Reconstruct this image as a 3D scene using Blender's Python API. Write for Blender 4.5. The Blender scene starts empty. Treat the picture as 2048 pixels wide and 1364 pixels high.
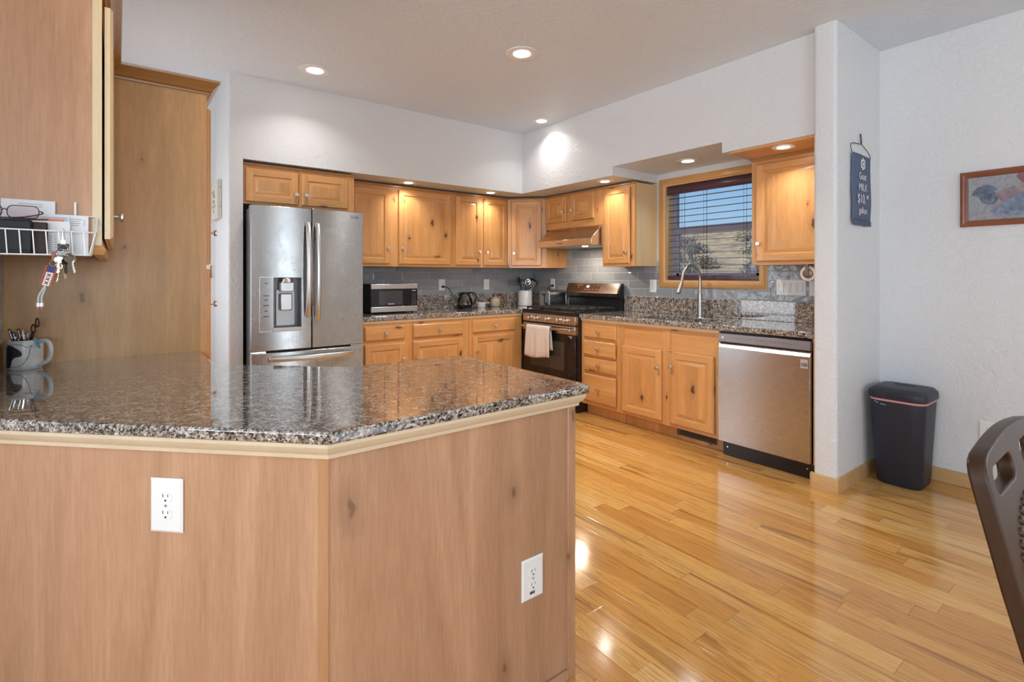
import bpy, bmesh, math, random
from mathutils import Vector, Matrix, noise

random.seed(7)
SC = bpy.context.scene
COL = SC.collection
PI = math.pi
rad = math.radians

# ------------------------------------------------------------------ camera
cam = bpy.data.cameras.new('camera')
cam_o = bpy.data.objects.new('camera', cam)
COL.objects.link(cam_o)
cam.sensor_fit = 'HORIZONTAL'
cam.sensor_width = 36.0
cam.lens = 36.0 * 1026.2 / 2048.0
cam.shift_x = 0.0
cam.shift_y = -(682.0 - 552.7) / 2048.0
cam.clip_start = 0.02
cam_o.location = (0, 0, 1.256)
cam_o.rotation_euler = (PI / 2, 0, rad(52.425 - 90.0))
SC.camera = cam_o

# ------------------------------------------------------------------ exposure
vs = SC.view_settings
SC.display_settings.display_device = 'sRGB'
vs.view_transform = 'Standard'
vs.look = 'None'
vs.exposure = 0.08
vs.gamma = 1.0
vs.use_curve_mapping = False
cy = SC.cycles
cy.max_bounces = 9
cy.diffuse_bounces = 5
cy.glossy_bounces = 4
cy.transmission_bounces = 6
cy.transparent_max_bounces = 10
cy.sample_clamp_indirect = 6.0
cy.caustics_reflective = False
cy.caustics_refractive = False

# ------------------------------------------------------------------ world: clear pale blue sky
W = bpy.data.worlds.new('sky')
SC.world = W
W.use_nodes = True
wn = W.node_tree
wn.nodes.clear()
w_out = wn.nodes.new('ShaderNodeOutputWorld')
w_bg = wn.nodes.new('ShaderNodeBackground')
w_tc = wn.nodes.new('ShaderNodeTexCoord')
w_sep = wn.nodes.new('ShaderNodeSeparateXYZ')
w_rmp = wn.nodes.new('ShaderNodeValToRGB')
wn.links.new(w_tc.outputs['Generated'], w_sep.inputs[0])
wn.links.new(w_sep.outputs['Z'], w_rmp.inputs[0])
e = w_rmp.color_ramp.elements
e[0].position = 0.0; e[0].color = (0.56, 0.76, 0.93, 1)
e[1].position = 0.55; e[1].color = (0.10, 0.24, 0.62, 1)
m_ = w_rmp.color_ramp.elements.new(0.17); m_.color = (0.31, 0.56, 0.88, 1)
wn.links.new(w_rmp.outputs[0], w_bg.inputs[0])
w_bg.inputs[1].default_value = 0.85
wn.links.new(w_bg.outputs[0], w_out.inputs[0])

# ------------------------------------------------------------------ daylight and added fill
def light(name, kind, loc, energy, color=(1, 1, 1), rot=(0, 0, 0), parent=None, **kw):
    d = bpy.data.lights.new(name, kind)
    d.energy = energy
    d.color = color
    for k, v in kw.items():
        setattr(d, k, v)
    o = bpy.data.objects.new(name, d)
    COL.objects.link(o)
    o.location = loc
    o.rotation_euler = rot
    if parent:
        o.parent = parent
    return o

sun = light('sun', 'SUN', (-10, 8, 14), 4.2, (1.0, 0.86, 0.62), (0, 0, 0), angle=rad(0.6))
sun.rotation_euler = Vector((0.72, -0.30, -0.62)).to_track_quat('-Z', 'Y').to_euler()
# daylight through the patio door and dining window, plus added fill out of view
light('patio_daylight', 'AREA', (2.35, -3.98, 1.12), 36, (0.84, 0.92, 1.0), (rad(97), 0, 0),
      shape='RECTANGLE', size=0.85, size_y=2.0)
light('back_fill', 'AREA', (-1.0, -3.98, 1.5), 150, (0.84, 0.92, 1.0), (rad(135), 0, 0),  # added fill light, tipped up to lift the ceiling
      shape='RECTANGLE', size=2.75, size_y=1.25)
light('dining_daylight', 'AREA', (4.2, -2.0, 1.5), 34, (0.84, 0.92, 1.0), (0, rad(90), 0),
      shape='RECTANGLE', size=1.15, size_y=1.75)
light('living_fill', 'AREA', (-3.42, -0.6, 1.45), 178, (0.85, 0.925, 1.0), (0, rad(-135), 0),  # fill from an unseen window, enlarged and tipped up to brighten the room
      shape='RECTANGLE', size=1.45, size_y=2.6)

light('passage_fill', 'AREA', (-0.352 - 0.2, 4.05, 1.4), 14, (0.92, 0.96, 1.0), (0, rad(-90), 0),  # added light outside an invented opening, brightens the stub wall past the pantry
      shape='RECTANGLE', size=1.5, size_y=1.05)

# lamp strengths
P_CEIL, P_SOF, P_HOOD = 22.0, 2.0, 5.5
WARM = (1.0, 0.965, 0.92)

# ================================================================== helpers
MATS = {}

class NT:
    """small helper around a node tree"""
    def __init__(s, name):
        s.m = bpy.data.materials.new(name)
        s.m.use_nodes = True
        s.t = s.m.node_tree
        s.b = s.t.nodes['Principled BSDF']
        s.out = s.t.nodes['Material Output']
    def n(s, typ, **kw):
        nd = s.t.nodes.new(typ)
        for k, v in kw.items():
            setattr(nd, k, v)
        return nd
    def l(s, a, b):
        s.t.links.new(a, b)
    def put(s, nd, key, v):
        if hasattr(v, 'is_output'):
            s.l(v, nd.inputs[key])
        else:
            nd.inputs[key].default_value = v
    def math(s, op, a, b=0.0, c=None):
        nd = s.n('ShaderNodeMath', operation=op)
        s.put(nd, 0, a); s.put(nd, 1, b)
        if c is not None:
            s.put(nd, 2, c)
        return nd.outputs[0]
    def vmath(s, op, a, b):
        nd = s.n('ShaderNodeVectorMath', operation=op)
        s.put(nd, 0, a); s.put(nd, 1, b)
        return nd.outputs[0]
    def comb(s, x, y, z):
        nd = s.n('ShaderNodeCombineXYZ')
        s.put(nd, 0, x); s.put(nd, 1, y); s.put(nd, 2, z)
        return nd.outputs[0]
    def sep(s, v):
        nd = s.n('ShaderNodeSeparateXYZ')
        s.l(v, nd.inputs[0])
        return nd.outputs
    def ramp(s, f, stops):
        nd = s.n('ShaderNodeValToRGB')
        s.l(f, nd.inputs[0])
        el = nd.color_ramp.elements
        while len(el) < len(stops):
            el.new(0.5)
        for q, (p, c) in zip(el, stops):
            q.position = p
            q.color = (c[0], c[1], c[2], 1) if len(c) == 3 else c
        return nd.outputs[0]
    def mix(s, f, a, b, mode='MIX'):
        nd = s.n('ShaderNodeMix', data_type='RGBA', blend_type=mode)
        s.put(nd, 0, f); s.put(nd, 6, a); s.put(nd, 7, b)
        return nd.outputs[2]
    def noise(s, v, scale, detail=4, rough=0.5, dist=0.0):
        nd = s.n('ShaderNodeTexNoise')
        s.l(v, nd.inputs['Vector'])
        nd.inputs['Scale'].default_value = scale
        nd.inputs['Detail'].default_value = detail
        nd.inputs['Roughness'].default_value = rough
        nd.inputs['Distortion'].default_value = dist
        return nd
    def bump(s, h, strength, dist=0.01):
        nd = s.n('ShaderNodeBump')
        nd.inputs['Strength'].default_value = strength
        nd.inputs['Distance'].default_value = dist
        s.l(h, nd.inputs['Height'])
        s.l(nd.outputs[0], s.b.inputs['Normal'])
        return nd

def c4(c):
    return (c[0], c[1], c[2], 1.0)

def plain(name, col, rough=0.5, metal=0.0, spec=0.5, nz=0.0, nscale=30.0, bump=0.0):
    """simple procedural finish: base colour with a slight noise in tone and gloss"""
    if name in MATS:
        return MATS[name]
    t = NT(name)
    t.b.inputs['Roughness'].default_value = rough
    t.b.inputs['Metallic'].default_value = metal
    t.b.inputs['Specular IOR Level'].default_value = spec
    tc = t.n('ShaderNodeTexCoord')
    nzn = t.noise(tc.outputs['Object'], nscale, 3)
    lo = tuple(max(0, v * (1 - nz)) for v in col)
    hi = tuple(min(1, v * (1 + nz)) for v in col)
    t.l(t.ramp(nzn.outputs['Fac'], [(0.3, lo), (0.7, hi)]), t.b.inputs['Base Color'])
    if bump:
        t.bump(nzn.outputs['Fac'], bump, 0.002)
    MATS[name] = t.m
    return t.m

def glow(name, col, strength):
    if name in MATS:
        return MATS[name]
    t = NT(name)
    t.b.inputs['Base Color'].default_value = c4(col)
    t.b.inputs['Emission Color'].default_value = c4(col)
    t.b.inputs['Emission Strength'].default_value = strength
    MATS[name] = t.m
    return t.m

def wood(name, light_c, dark_c, axis='Z', rough=0.32, knots=1.0, boards=0.11, contrast=1.0, coat=0.25, kcore=1.0, kcol=(0.06, 0.022, 0.008)):
    """alder boards: grain along one local axis, scattered knots, board-to-board tone"""
    if name in MATS:
        return MATS[name]
    t = NT(name)
    tc = t.n('ShaderNodeTexCoord')
    oi = t.n('ShaderNodeObjectInfo')
    r = t.math('MULTIPLY', oi.outputs['Random'], 37.0)
    off = t.comb(r, t.math('MULTIPLY', r, 1.7), t.math('MULTIPLY', r, 2.3))
    P = t.vmath('ADD', tc.outputs['Object'], off)
    sx = t.sep(P)
    if axis == 'Z':
        g = t.comb(sx[0], sx[1], t.math('MULTIPLY', sx[2], 0.085))
        across = sx[0]
        k = t.comb(t.math('ADD', sx[0], sx[1]), t.math('MULTIPLY', sx[2], 0.5), 0.0)
    elif axis == 'X':
        g = t.comb(t.math('MULTIPLY', sx[0], 0.085), sx[1], sx[2])
        across = sx[2]
        k = t.comb(t.math('MULTIPLY', sx[0], 0.5), t.math('ADD', sx[1], sx[2]), 0.0)
    else:
        g = t.comb(sx[0], t.math('MULTIPLY', sx[1], 0.085), sx[2])
        across = sx[0]
        k = t.comb(t.math('ADD', sx[0], sx[2]), t.math('MULTIPLY', sx[1], 0.5), 0.0)
    broad = t.noise(g, 9.0, 5, 0.55, 1.1)
    fine = t.noise(g, 150.0, 3, 0.6, 0.2)
    f = t.math('ADD', t.math('MULTIPLY', broad.outputs['Fac'], 0.64), t.math('MULTIPLY', fine.outputs['Fac'], 0.36))
    mid = tuple((a + b) / 2 for a, b in zip(light_c, dark_c))
    w = 0.16 / contrast
    col = t.ramp(f, [(0.5 - w, light_c), (0.52, mid), (0.5 + w + 0.06, dark_c)])
    # boards
    bid = t.math('FLOOR', t.math('DIVIDE', across, boards))
    wn_ = t.n('ShaderNodeTexWhiteNoise', noise_dimensions='2D')
    t.l(t.comb(bid, r, 0.0), wn_.inputs['Vector'])
    tone = t.math('ADD', t.math('MULTIPLY', wn_.outputs['Value'], 0.18), 0.90)
    col = t.mix(1.0, col, t.comb(tone, tone, tone), 'MULTIPLY')
    # knots
    kd = t.noise(P, 22.0, 2)
    kv = t.vmath('ADD', k, t.vmath('MULTIPLY', kd.outputs['Color'], (0.03, 0.03, 0.03)))
    vo = t.n('ShaderNodeTexVoronoi', voronoi_dimensions='2D')
    t.l(kv, vo.inputs['Vector'])
    vo.inputs['Scale'].default_value = 4.6
    cs = t.n('ShaderNodeSeparateColor')
    t.l(vo.outputs['Color'], cs.inputs[0])
    pick = t.math('GREATER_THAN', cs.outputs[0], 0.55)
    size = t.math('MULTIPLY', cs.outputs[1], 0.06)
    core = t.math('SUBTRACT', 1.0, t.math('MINIMUM', 1.0, t.math('DIVIDE', t.math('MAXIMUM', t.math('SUBTRACT', vo.outputs['Distance'], t.math('MULTIPLY', t.math('ADD', size, 0.012), kcore)), 0.0), 0.024)))
    halo = t.math('SUBTRACT', 1.0, t.math('MINIMUM', 1.0, t.math('DIVIDE', vo.outputs['Distance'], t.math('ADD', t.math('MULTIPLY', size, 2.6), 0.09))))
    kf = t.math('MULTIPLY', pick, t.math('MULTIPLY', halo, 0.6 * knots))
    col = t.mix(kf, col, c4(tuple(v * 0.55 for v in dark_c)))
    kc = t.math('MULTIPLY', t.math('MULTIPLY', pick, core), 0.85 * knots)
    col = t.mix(kc, col, c4(kcol))
    t.l(col, t.b.inputs['Base Color'])
    t.b.inputs['Roughness'].default_value = rough
    t.b.inputs['Coat Weight'].default_value = coat
    t.b.inputs['Coat Roughness'].default_value = 0.18
    t.bump(fine.outputs['Fac'], 0.06, 0.002)
    MATS[name] = t.m
    return t.m

def granite(name, tint=(1, 1, 1)):
    if name in MATS:
        return MATS[name]
    t = NT(name)
    tc = t.n('ShaderNodeTexCoord')
    P = tc.outputs['Object']
    ds = t.noise(P, 90.0, 3, 0.6)
    Pd = t.vmath('ADD', P, t.vmath('MULTIPLY', ds.outputs['Color'], (0.012, 0.012, 0.012)))
    vo = t.n('ShaderNodeTexVoronoi'); t.l(Pd, vo.inputs['Vector']); vo.inputs['Scale'].default_value = 205.0
    cs = t.n('ShaderNodeSeparateColor'); t.l(vo.outputs['Color'], cs.inputs[0])
    big = t.noise(P, 34.0, 2)
    f = t.math('ADD', t.math('MULTIPLY', cs.outputs[0], 0.8), t.math('MULTIPLY', t.math('SUBTRACT', big.outputs['Fac'], 0.5), 0.9))
    stops = [(0.12, (0.022, 0.019, 0.018)), (0.26, (0.12, 0.098, 0.085)), (0.42, (0.25, 0.215, 0.19)),
             (0.62, (0.38, 0.35, 0.325)), (0.82, (0.60, 0.59, 0.58))]
    stops = [(p, tuple(a * b for a, b in zip(c, tint))) for p, c in stops]
    t.l(t.ramp(f, stops), t.b.inputs['Base Color'])
    t.b.inputs['Roughness'].default_value = 0.05
    t.b.inputs['Specular IOR Level'].default_value = 0.7
    t.b.inputs['Coat Weight'].default_value = 0.7
    t.b.inputs['Coat Roughness'].default_value = 0.025
    t.b.inputs['Coat IOR'].default_value = 1.6
    MATS[name] = t.m
    return t.m

def steel(name, col=(0.60, 0.60, 0.60), rough=0.24, axis='Z', smudge=0.5, aniso=0.0):
    if name in MATS:
        return MATS[name]
    t = NT(name)
    tc = t.n('ShaderNodeTexCoord')
    P = tc.outputs['Object']
    sx = t.sep(P)
    if axis == 'Z':
        g = t.comb(t.math('MULTIPLY', sx[0], 1.0), sx[1], t.math('MULTIPLY', sx[2], 0.02))
    else:
        g = t.comb(t.math('MULTIPLY', sx[0], 0.02), sx[1], sx[2])
    br = t.noise(g, 420.0, 2, 0.6)
    sm = t.noise(P, 9.0, 6, 0.65, 0.8)
    t.b.inputs['Metallic'].default_value = 1.0
    if aniso > 0:
        tg = t.n('ShaderNodeTangent', direction_type='RADIAL', axis='Z')
        t.l(tg.outputs[0], t.b.inputs['Tangent'])
        t.b.inputs['Anisotropic'].default_value = aniso
        t.b.inputs['Anisotropic Rotation'].default_value = 0.25
    a = t.mix(t.math('MULTIPLY', sm.outputs['Fac'], smudge), c4(col), c4(tuple(v * 0.72 for v in col)))
    t.l(a, t.b.inputs['Base Color'])
    rr = t.math('ADD', t.math('MULTIPLY', br.outputs['Fac'], 0.06), t.math('ADD', t.math('MULTIPLY', sm.outputs['Fac'], 0.22 * smudge), rough - 0.08))
    t.l(rr, t.b.inputs['Roughness'])
    wv = t.noise(P, 3.2, 2)
    hh = t.math('ADD', t.math('MULTIPLY', wv.outputs['Fac'], 1.0), t.math('MULTIPLY', br.outputs['Fac'], 0.01))
    t.bump(hh, 0.10, 0.012)
    MATS[name] = t.m
    return t.m

def plaster(name, col, bump=0.60, rough=0.36):
    """painted skip-trowel plaster, slightly glossy"""
    if name in MATS:
        return MATS[name]
    t = NT(name)
    tc = t.n('ShaderNodeTexCoord')
    P = tc.outputs['Object']
    a = t.noise(P, 26.0, 6, 0.62, 1.2)
    b = t.noise(P, 120.0, 3, 0.5)
    h = t.math('ADD', t.ramp_f(a.outputs['Fac']) if hasattr(t, 'ramp_f') else t.math('POWER', a.outputs['Fac'], 1.5), t.math('MULTIPLY', b.outputs['Fac'], 0.18))
    t.b.inputs['Base Color'].default_value = c4(col)
    t.b.inputs['Roughness'].default_value = rough
    t.bump(h, bump, 0.010)
    MATS[name] = t.m
    return t.m

def tile(name, horiz='X', vert='Z', w=0.3048, h=0.0762, z0=1.066):
    """wavy glazed grey subway tile in running bond with pale grout"""
    if name in MATS:
        return MATS[name]
    t = NT(name)
    tc = t.n('ShaderNodeTexCoord')
    P = tc.outputs['Object']
    sx = t.sep(P)
    u = {'X': sx[0], 'Y': sx[1]}[horiz]
    v = t.math('SUBTRACT', sx[2], z0)
    row = t.math('FLOOR', t.math('DIVIDE', v, h))
    sh = t.math('MULTIPLY', t.math('MODULO', row, 3.0), w * 0.36)
    uu = t.math('DIVIDE', t.math('ADD', t.math('ADD', u, 10.0), sh), w)
    ci = t.math('FLOOR', uu)
    fu = t.math('MULTIPLY', t.math('FRACT', uu), w)
    fv = t.math('MULTIPLY', t.math('FRACT', t.math('ADD', t.math('DIVIDE', v, h), 100.0)), h)
    eu = t.math('MINIMUM', fu, t.math('SUBTRACT', w, fu))
    ev = t.math('MINIMUM', fv, t.math('SUBTRACT', h, fv))
    ed = t.math('MINIMUM', eu, ev)
    grout = t.math('LESS_THAN', ed, 0.0017)
    wn_ = t.n('ShaderNodeTexWhiteNoise', noise_dimensions='2D')
    t.l(t.comb(ci, row, 0.0), wn_.inputs['Vector'])
    cl = t.noise(P, 7.0, 4, 0.6)
    fac = t.math('ADD', t.math('MULTIPLY', wn_.outputs['Value'], 0.45), t.math('MULTIPLY', cl.outputs['Fac'], 0.55))
    col = t.ramp(fac, [(0.2, (0.235, 0.255, 0.275)), (0.8, (0.36, 0.38, 0.40))])
    col = t.mix(grout, col, c4((0.50, 0.50, 0.49)))
    t.l(col, t.b.inputs['Base Color'])
    t.l(t.math('ADD', t.math('MULTIPLY', grout, 0.6), 0.09), t.b.inputs['Roughness'])
    offs = t.comb(t.math('MULTIPLY', wn_.outputs['Value'], 9.0), t.math('MULTIPLY', wn_.outputs['Value'], 5.0), 0.0)
    wv = t.noise(t.vmath('ADD', P, offs), 11.0, 2, 0.5, 0.6)
    edge = t.math('MINIMUM', t.math('DIVIDE', ed, 0.006), 1.0)
    t.bump(t.math('ADD', t.math('MULTIPLY', wv.outputs['Fac'], 1.4), t.math('MULTIPLY', edge, 0.30)), 0.8, 0.008)
    MATS[name] = t.m
    return t.m

def floor_boards(name, w=0.095):
    """varnished oak strip floor, boards along Y with staggered ends"""
    t = NT(name)
    tc = t.n('ShaderNodeTexCoord')
    P = tc.outputs['Object']
    sx = t.sep(P)
    xx = t.math('DIVIDE', t.math('ADD', sx[0], 20.0), w)
    row = t.math('FLOOR', xx)
    wr = t.n('ShaderNodeTexWhiteNoise', noise_dimensions='1D')
    t.l(row, wr.inputs['W'])
    ln = t.math('ADD', t.math('MULTIPLY', wr.outputs['Value'], 0.5), 0.75)
    yy = t.math('DIVIDE', t.math('ADD', t.math('ADD', sx[1], 20.0), t.math('MULTIPLY', wr.outputs['Value'], 7.3)), ln)
    cell = t.math('FLOOR', yy)
    wc = t.n('ShaderNodeTexWhiteNoise', noise_dimensions='2D')
    t.l(t.comb(row, cell, 0.0), wc.inputs['Vector'])
    v = wc.outputs['Value']
    cc = t.n('ShaderNodeSeparateColor'); t.l(wc.outputs['Color'], cc.inputs[0])
    off = t.comb(t.math('MULTIPLY', cc.outputs[0], 11.0), t.math('MULTIPLY', cc.outputs[1], 17.0), t.math('MULTIPLY', cc.outputs[2], 5.0))
    Q = t.vmath('ADD', P, off)
    qs = t.sep(Q)
    g = t.comb(qs[0], t.math('MULTIPLY', qs[1], 0.055), qs[2])
    broad = t.noise(g, 13.0, 5, 0.6, 1.3)
    pores = t.noise(g, 240.0, 2, 0.6)
    rings = t.math('FRACT', t.math('MULTIPLY', broad.outputs['Fac'], 9.0))
    ringl = t.math('POWER', rings, 3.0)
    base = t.ramp(v, [(0.0, (0.60, 0.285, 0.065)), (0.35, (0.71, 0.375, 0.095)), (0.62, (0.80, 0.47, 0.14)), (0.85, (0.63, 0.305, 0.07)), (1.0, (0.85, 0.54, 0.20))])
    f = t.math('ADD', t.math('MULTIPLY', ringl, 0.46), t.math('MULTIPLY', pores.outputs['Fac'], 0.34))
    col = t.mix(f, base, c4((0.30, 0.105, 0.022)))
    st = t.noise(g, 7.0, 3, 0.6, 2.0)
    sm = t.ramp(st.outputs['Fac'], [(0.56, (0, 0, 0)), (0.70, (1, 1, 1))])
    col = t.mix(t.math('MULTIPLY', sm, 0.72), col, c4((0.20, 0.06, 0.014)))
    # the seams
    fx = t.math('FRACT', xx)
    ex = t.math('MULTIPLY', t.math('MINIMUM', fx, t.math('SUBTRACT', 1.0, fx)), w)
    fy = t.math('FRACT', yy)
    ey = t.math('MULTIPLY', t.math('MINIMUM', fy, t.math('SUBTRACT', 1.0, fy)), ln)
    ed = t.math('MINIMUM', ex, ey)
    seam = t.math('LESS_THAN', ed, 0.0009)
    col = t.mix(t.math('MULTIPLY', seam, 0.62), col, c4((0.10, 0.035, 0.010)))
    t.l(col, t.b.inputs['Base Color'])
    t.b.inputs['Roughness'].default_value = 0.13
    t.b.inputs['Coat Weight'].default_value = 0.35
    t.b.inputs['Coat Roughness'].default_value = 0.10
    slope = t.math('MULTIPLY', cc.outputs[2], 0.5)
    h = t.math('ADD', t.math('MULTIPLY', t.math('MINIMUM', t.math('DIVIDE', ed, 0.003), 1.0), 0.5),
               t.math('ADD', t.math('MULTIPLY', broad.outputs['Fac'], 0.7), t.math('MULTIPLY', pores.outputs['Fac'], 0.12)))
    t.bump(h, 0.10, 0.006)
    return t.m

def pane_mat(name, tint=(0.97, 0.99, 1.0), refl=0.06):
    """clear window glass: lets light straight through, with a faint reflection"""
    if name in MATS:
        return MATS[name]
    t = NT(name)
    tr = t.n('ShaderNodeBsdfTransparent'); tr.inputs[0].default_value = c4(tint)
    gl = t.n('ShaderNodeBsdfGlossy'); gl.inputs['Roughness'].default_value = 0.02
    mx = t.n('ShaderNodeMixShader')
    fr = t.n('ShaderNodeFresnel'); fr.inputs['IOR'].default_value = 1.35
    t.l(fr.outputs[0], mx.inputs[0]); t.l(tr.outputs[0], mx.inputs[1]); t.l(gl.outputs[0], mx.inputs[2])
    t.l(mx.outputs[0], t.out.inputs['Surface'])
    MATS[name] = t.m
    return t.m

# ------------------------------------------------------------------ mesh builder
class MB:
    def __init__(s, M=None):
        s.bm = bmesh.new()
        s.M = M or Matrix.Identity(4)
    def v(s, p):
        return s.bm.verts.new(s.M @ Vector(p))
    def f(s, vs_, m=0):
        try:
            q = s.bm.faces.new(vs_)
            q.material_index = m
            return q
        except ValueError:
            return None
    def quad(s, pts, m=0):
        return s.f([s.v(p) for p in pts], m)
    def box(s, x0, x1, y0, y1, z0, z1, m=0):
        if x0 > x1: x0, x1 = x1, x0
        if y0 > y1: y0, y1 = y1, y0
        if z0 > z1: z0, z1 = z1, z0
        a = [s.v(p) for p in ((x0, y0, z0), (x1, y0, z0), (x1, y1, z0), (x0, y1, z0), (x0, y0, z1), (x1, y0, z1), (x1, y1, z1), (x0, y1, z1))]
        for q in ((3, 2, 1, 0), (4, 5, 6, 7), (0, 1, 5, 4), (1, 2, 6, 5), (2, 3, 7, 6), (3, 0, 4, 7)):
            s.f([a[i] for i in q], m)
        return s
    def prism(s, pts, z0, z1, m=0):
        """vertical extrusion of a plan polygon (counter-clockwise)"""
        lo = [s.v((p[0], p[1], z0)) for p in pts]
        hi = [s.v((p[0], p[1], z1)) for p in pts]
        s.f(list(reversed(lo)), m); s.f(hi, m)
        n = len(pts)
        for i in range(n):
            s.f([lo[i], lo[(i + 1) % n], hi[(i + 1) % n], hi[i]], m)
        return s
    def yprism(s, pts, y0, y1, m=0):
        """extrusion along Y of an outline in the XZ plane"""
        a = [s.v((p[0], y0, p[1])) for p in pts]
        b = [s.v((p[0], y1, p[1])) for p in pts]
        s.f(a, m); s.f(list(reversed(b)), m)
        n = len(pts)
        for i in range(n):
            s.f([a[(i + 1) % n], a[i], b[i], b[(i + 1) % n]], m)
        return s
    def xprism(s, pts, x0, x1, m=0):
        """extrusion along X of an outline in the YZ plane"""
        a = [s.v((x0, p[0], p[1])) for p in pts]
        b = [s.v((x1, p[0], p[1])) for p in pts]
        s.f(list(reversed(a)), m); s.f(b, m)
        n = len(pts)
        for i in range(n):
            s.f([a[i], a[(i + 1) % n], b[(i + 1) % n], b[i]], m)
        return s
    def ring(s, c, ax, r, n, sq=None):
        ax = Vector(ax).normalized()
        up = Vector((0, 0, 1)) if abs(ax.z) < 0.9 else Vector((1, 0, 0))
        e1 = ax.cross(up).normalized(); e2 = ax.cross(e1).normalized()
        if sq is None:
            return [s.v(Vector(c) + (e1 * math.cos(2 * PI * i / n) + e2 * math.sin(2 * PI * i / n)) * r) for i in range(n)]
        return [s.v(Vector(c) + e1 * math.cos(2 * PI * i / n) * r * sq[0] + e2 * math.sin(2 * PI * i / n) * r * sq[1]) for i in range(n)]
    def skin(s, rings, m=0, closed=False, caps=True):
        for a, b in zip(rings, rings[1:] + ([rings[0]] if closed else [])):
            n = len(a)
            for i in range(n):
                s.f([a[i], b[i], b[(i + 1) % n], a[(i + 1) % n]], m)
        if caps and not closed:
            s.f(rings[0], m); s.f(list(reversed(rings[-1])), m)
    def cyl(s, p0, p1, r0, r1=None, n=20, m=0, caps=True):
        p0, p1 = Vector(p0), Vector(p1)
        r1 = r0 if r1 is None else r1
        s.skin([s.ring(p0, p1 - p0, r0, n), s.ring(p1, p1 - p0, r1, n)], m, caps=caps)
        return s
    def stack(s, p0, ax, prof, n=24, m=0, caps=True, sq=None):
        """lathe: profile of (distance along axis, radius)"""
        p0, ax = Vector(p0), Vector(ax).normalized()
        s.skin([s.ring(p0 + ax * d, ax, max(r, 1e-5), n, sq) for d, r in prof], m, caps=caps)
        return s
    def tube(s, pts, r, n=8, m=0, closed=False, caps=True):
        pts = [Vector(p) for p in pts]
        k = len(pts)
        rs = r if isinstance(r, (list, tuple)) else [r] * k
        rings = []
        prev = None
        for i, p in enumerate(pts):
            if closed:
                d = (pts[(i + 1) % k] - pts[i - 1])
            else:
                d = pts[min(i + 1, k - 1)] - pts[max(i - 1, 0)]
            d.normalize()
            if prev is None:
                up = Vector((0, 0, 1)) if abs(d.z) < 0.9 else Vector((1, 0, 0))
                e1 = d.cross(up).normalized()
            else:
                e1 = (prev - d * prev.dot(d))
                e1 = e1.normalized() if e1.length > 1e-6 else d.orthogonal().normalized()
            prev = e1
            e2 = d.cross(e1).normalized()
            rings.append([s.v(p + (e1 * math.cos(2 * PI * j / n) + e2 * math.sin(2 * PI * j / n)) * rs[i]) for j in range(n)])
        s.skin(rings, m, closed=closed, caps=caps)
        return s
    def ball(s, c, r, n=12, m=0, sc=(1, 1, 1)):
        rings = []
        c = Vector(c)
        for i in range(1, n):
            t = PI * i / n
            rings.append([s.v(c + Vector((math.sin(t) * math.cos(2 * PI * j / (2 * n)) * r * sc[0], math.sin(t) * math.sin(2 * PI * j / (2 * n)) * r * sc[1], -math.cos(t) * r * sc[2]))) for j in range(2 * n)])
        s.skin(rings, m)
        return s
    def sweep(s, path, prof, m=0, closed=False):
        """sweep a profile of (outward, z) along a plan polyline; outward is to the right of travel"""
        path = [Vector((p[0], p[1])) for p in path]
        k = len(path)
        nr = []
        for i in range(k):
            def nrm(a, b):
                d = (b - a).normalized()
                return Vector((d.y, -d.x))
            if closed or 0 < i < k - 1:
                n1 = nrm(path[i - 1], path[i]); n2 = nrm(path[i], path[(i + 1) % k])
                b = (n1 + n2); b = b / max(b.dot(n1), 1e-4)
            elif i == 0:
                b = nrm(path[0], path[1])
            else:
                b = nrm(path[-2], path[-1])
            nr.append(b)
        rows = [[s.v((p.x + n_.x * o, p.y + n_.y * o, z)) for o, z in prof] for p, n_ in zip(path, nr)]
        q = len(prof)
        for a, b in zip(rows, rows[1:] + ([rows[0]] if closed else [])):
            for i in range(q):
                s.f([a[i], a[(i + 1) % q], b[(i + 1) % q], b[i]], m)
        if not closed:
            s.f(list(reversed(rows[0])), m); s.f(rows[-1], m)
        return s
    def loft(s, secs, m=0, caps=True):
        """secs: list of (outline points 2d, z)"""
        rings = [[s.v((p[0], p[1], z)) for p in pts] for pts, z in secs]
        for a, b in zip(rings, rings[1:]):
            n = len(a)
            for i in range(n):
                s.f([a[i], a[(i + 1) % n], b[(i + 1) % n], b[i]], m)
        if caps:
            s.f(list(reversed(rings[0])), m); s.f(rings[-1], m)
        return s
    def panel(s, x0, x1, z0, z1, loops, mats_v, mats_h, y=0.0, stile=None):
        """nested rectangular loops (inset, depth towards -Y) making a door or drawer front"""
        R = []
        for ins, dep in loops:
            R.append([(x0 + ins, y - dep, z0 + ins), (x1 - ins, y - dep, z0 + ins), (x1 - ins, y - dep, z1 - ins), (x0 + ins, y - dep, z1 - ins)])
        for k, (a, b) in enumerate(zip(R, R[1:])):
            if stile is not None and k == stile:
                ax0, az0, ax1, az1 = a[0][0], a[0][2], a[2][0], a[2][2]
                bx0, bz0, bx1, bz1 = b[0][0], b[0][2], b[2][0], b[2][2]
                yy = a[0][1]
                s.quad([(ax0, yy, az0), (bx0, yy, az0), (bx0, yy, az1), (ax0, yy, az1)], mats_v)
                s.quad([(bx1, yy, az0), (ax1, yy, az0), (ax1, yy, az1), (bx1, yy, az1)], mats_v)
                s.quad([(bx0, yy, az0), (bx1, yy, az0), (bx1, yy, bz0), (bx0, yy, bz0)], mats_h)
                s.quad([(bx0, yy, bz1), (bx1, yy, bz1), (bx1, yy, az1), (bx0, yy, az1)], mats_h)
                continue
            for i in range(4):
                j = (i + 1) % 4
                s.quad([a[i], a[j], b[j], b[i]], mats_h if i in (0, 2) else mats_v)
        s.quad(R[-1], mats_v)
        s.quad(list(reversed(R[0])), mats_v)
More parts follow.
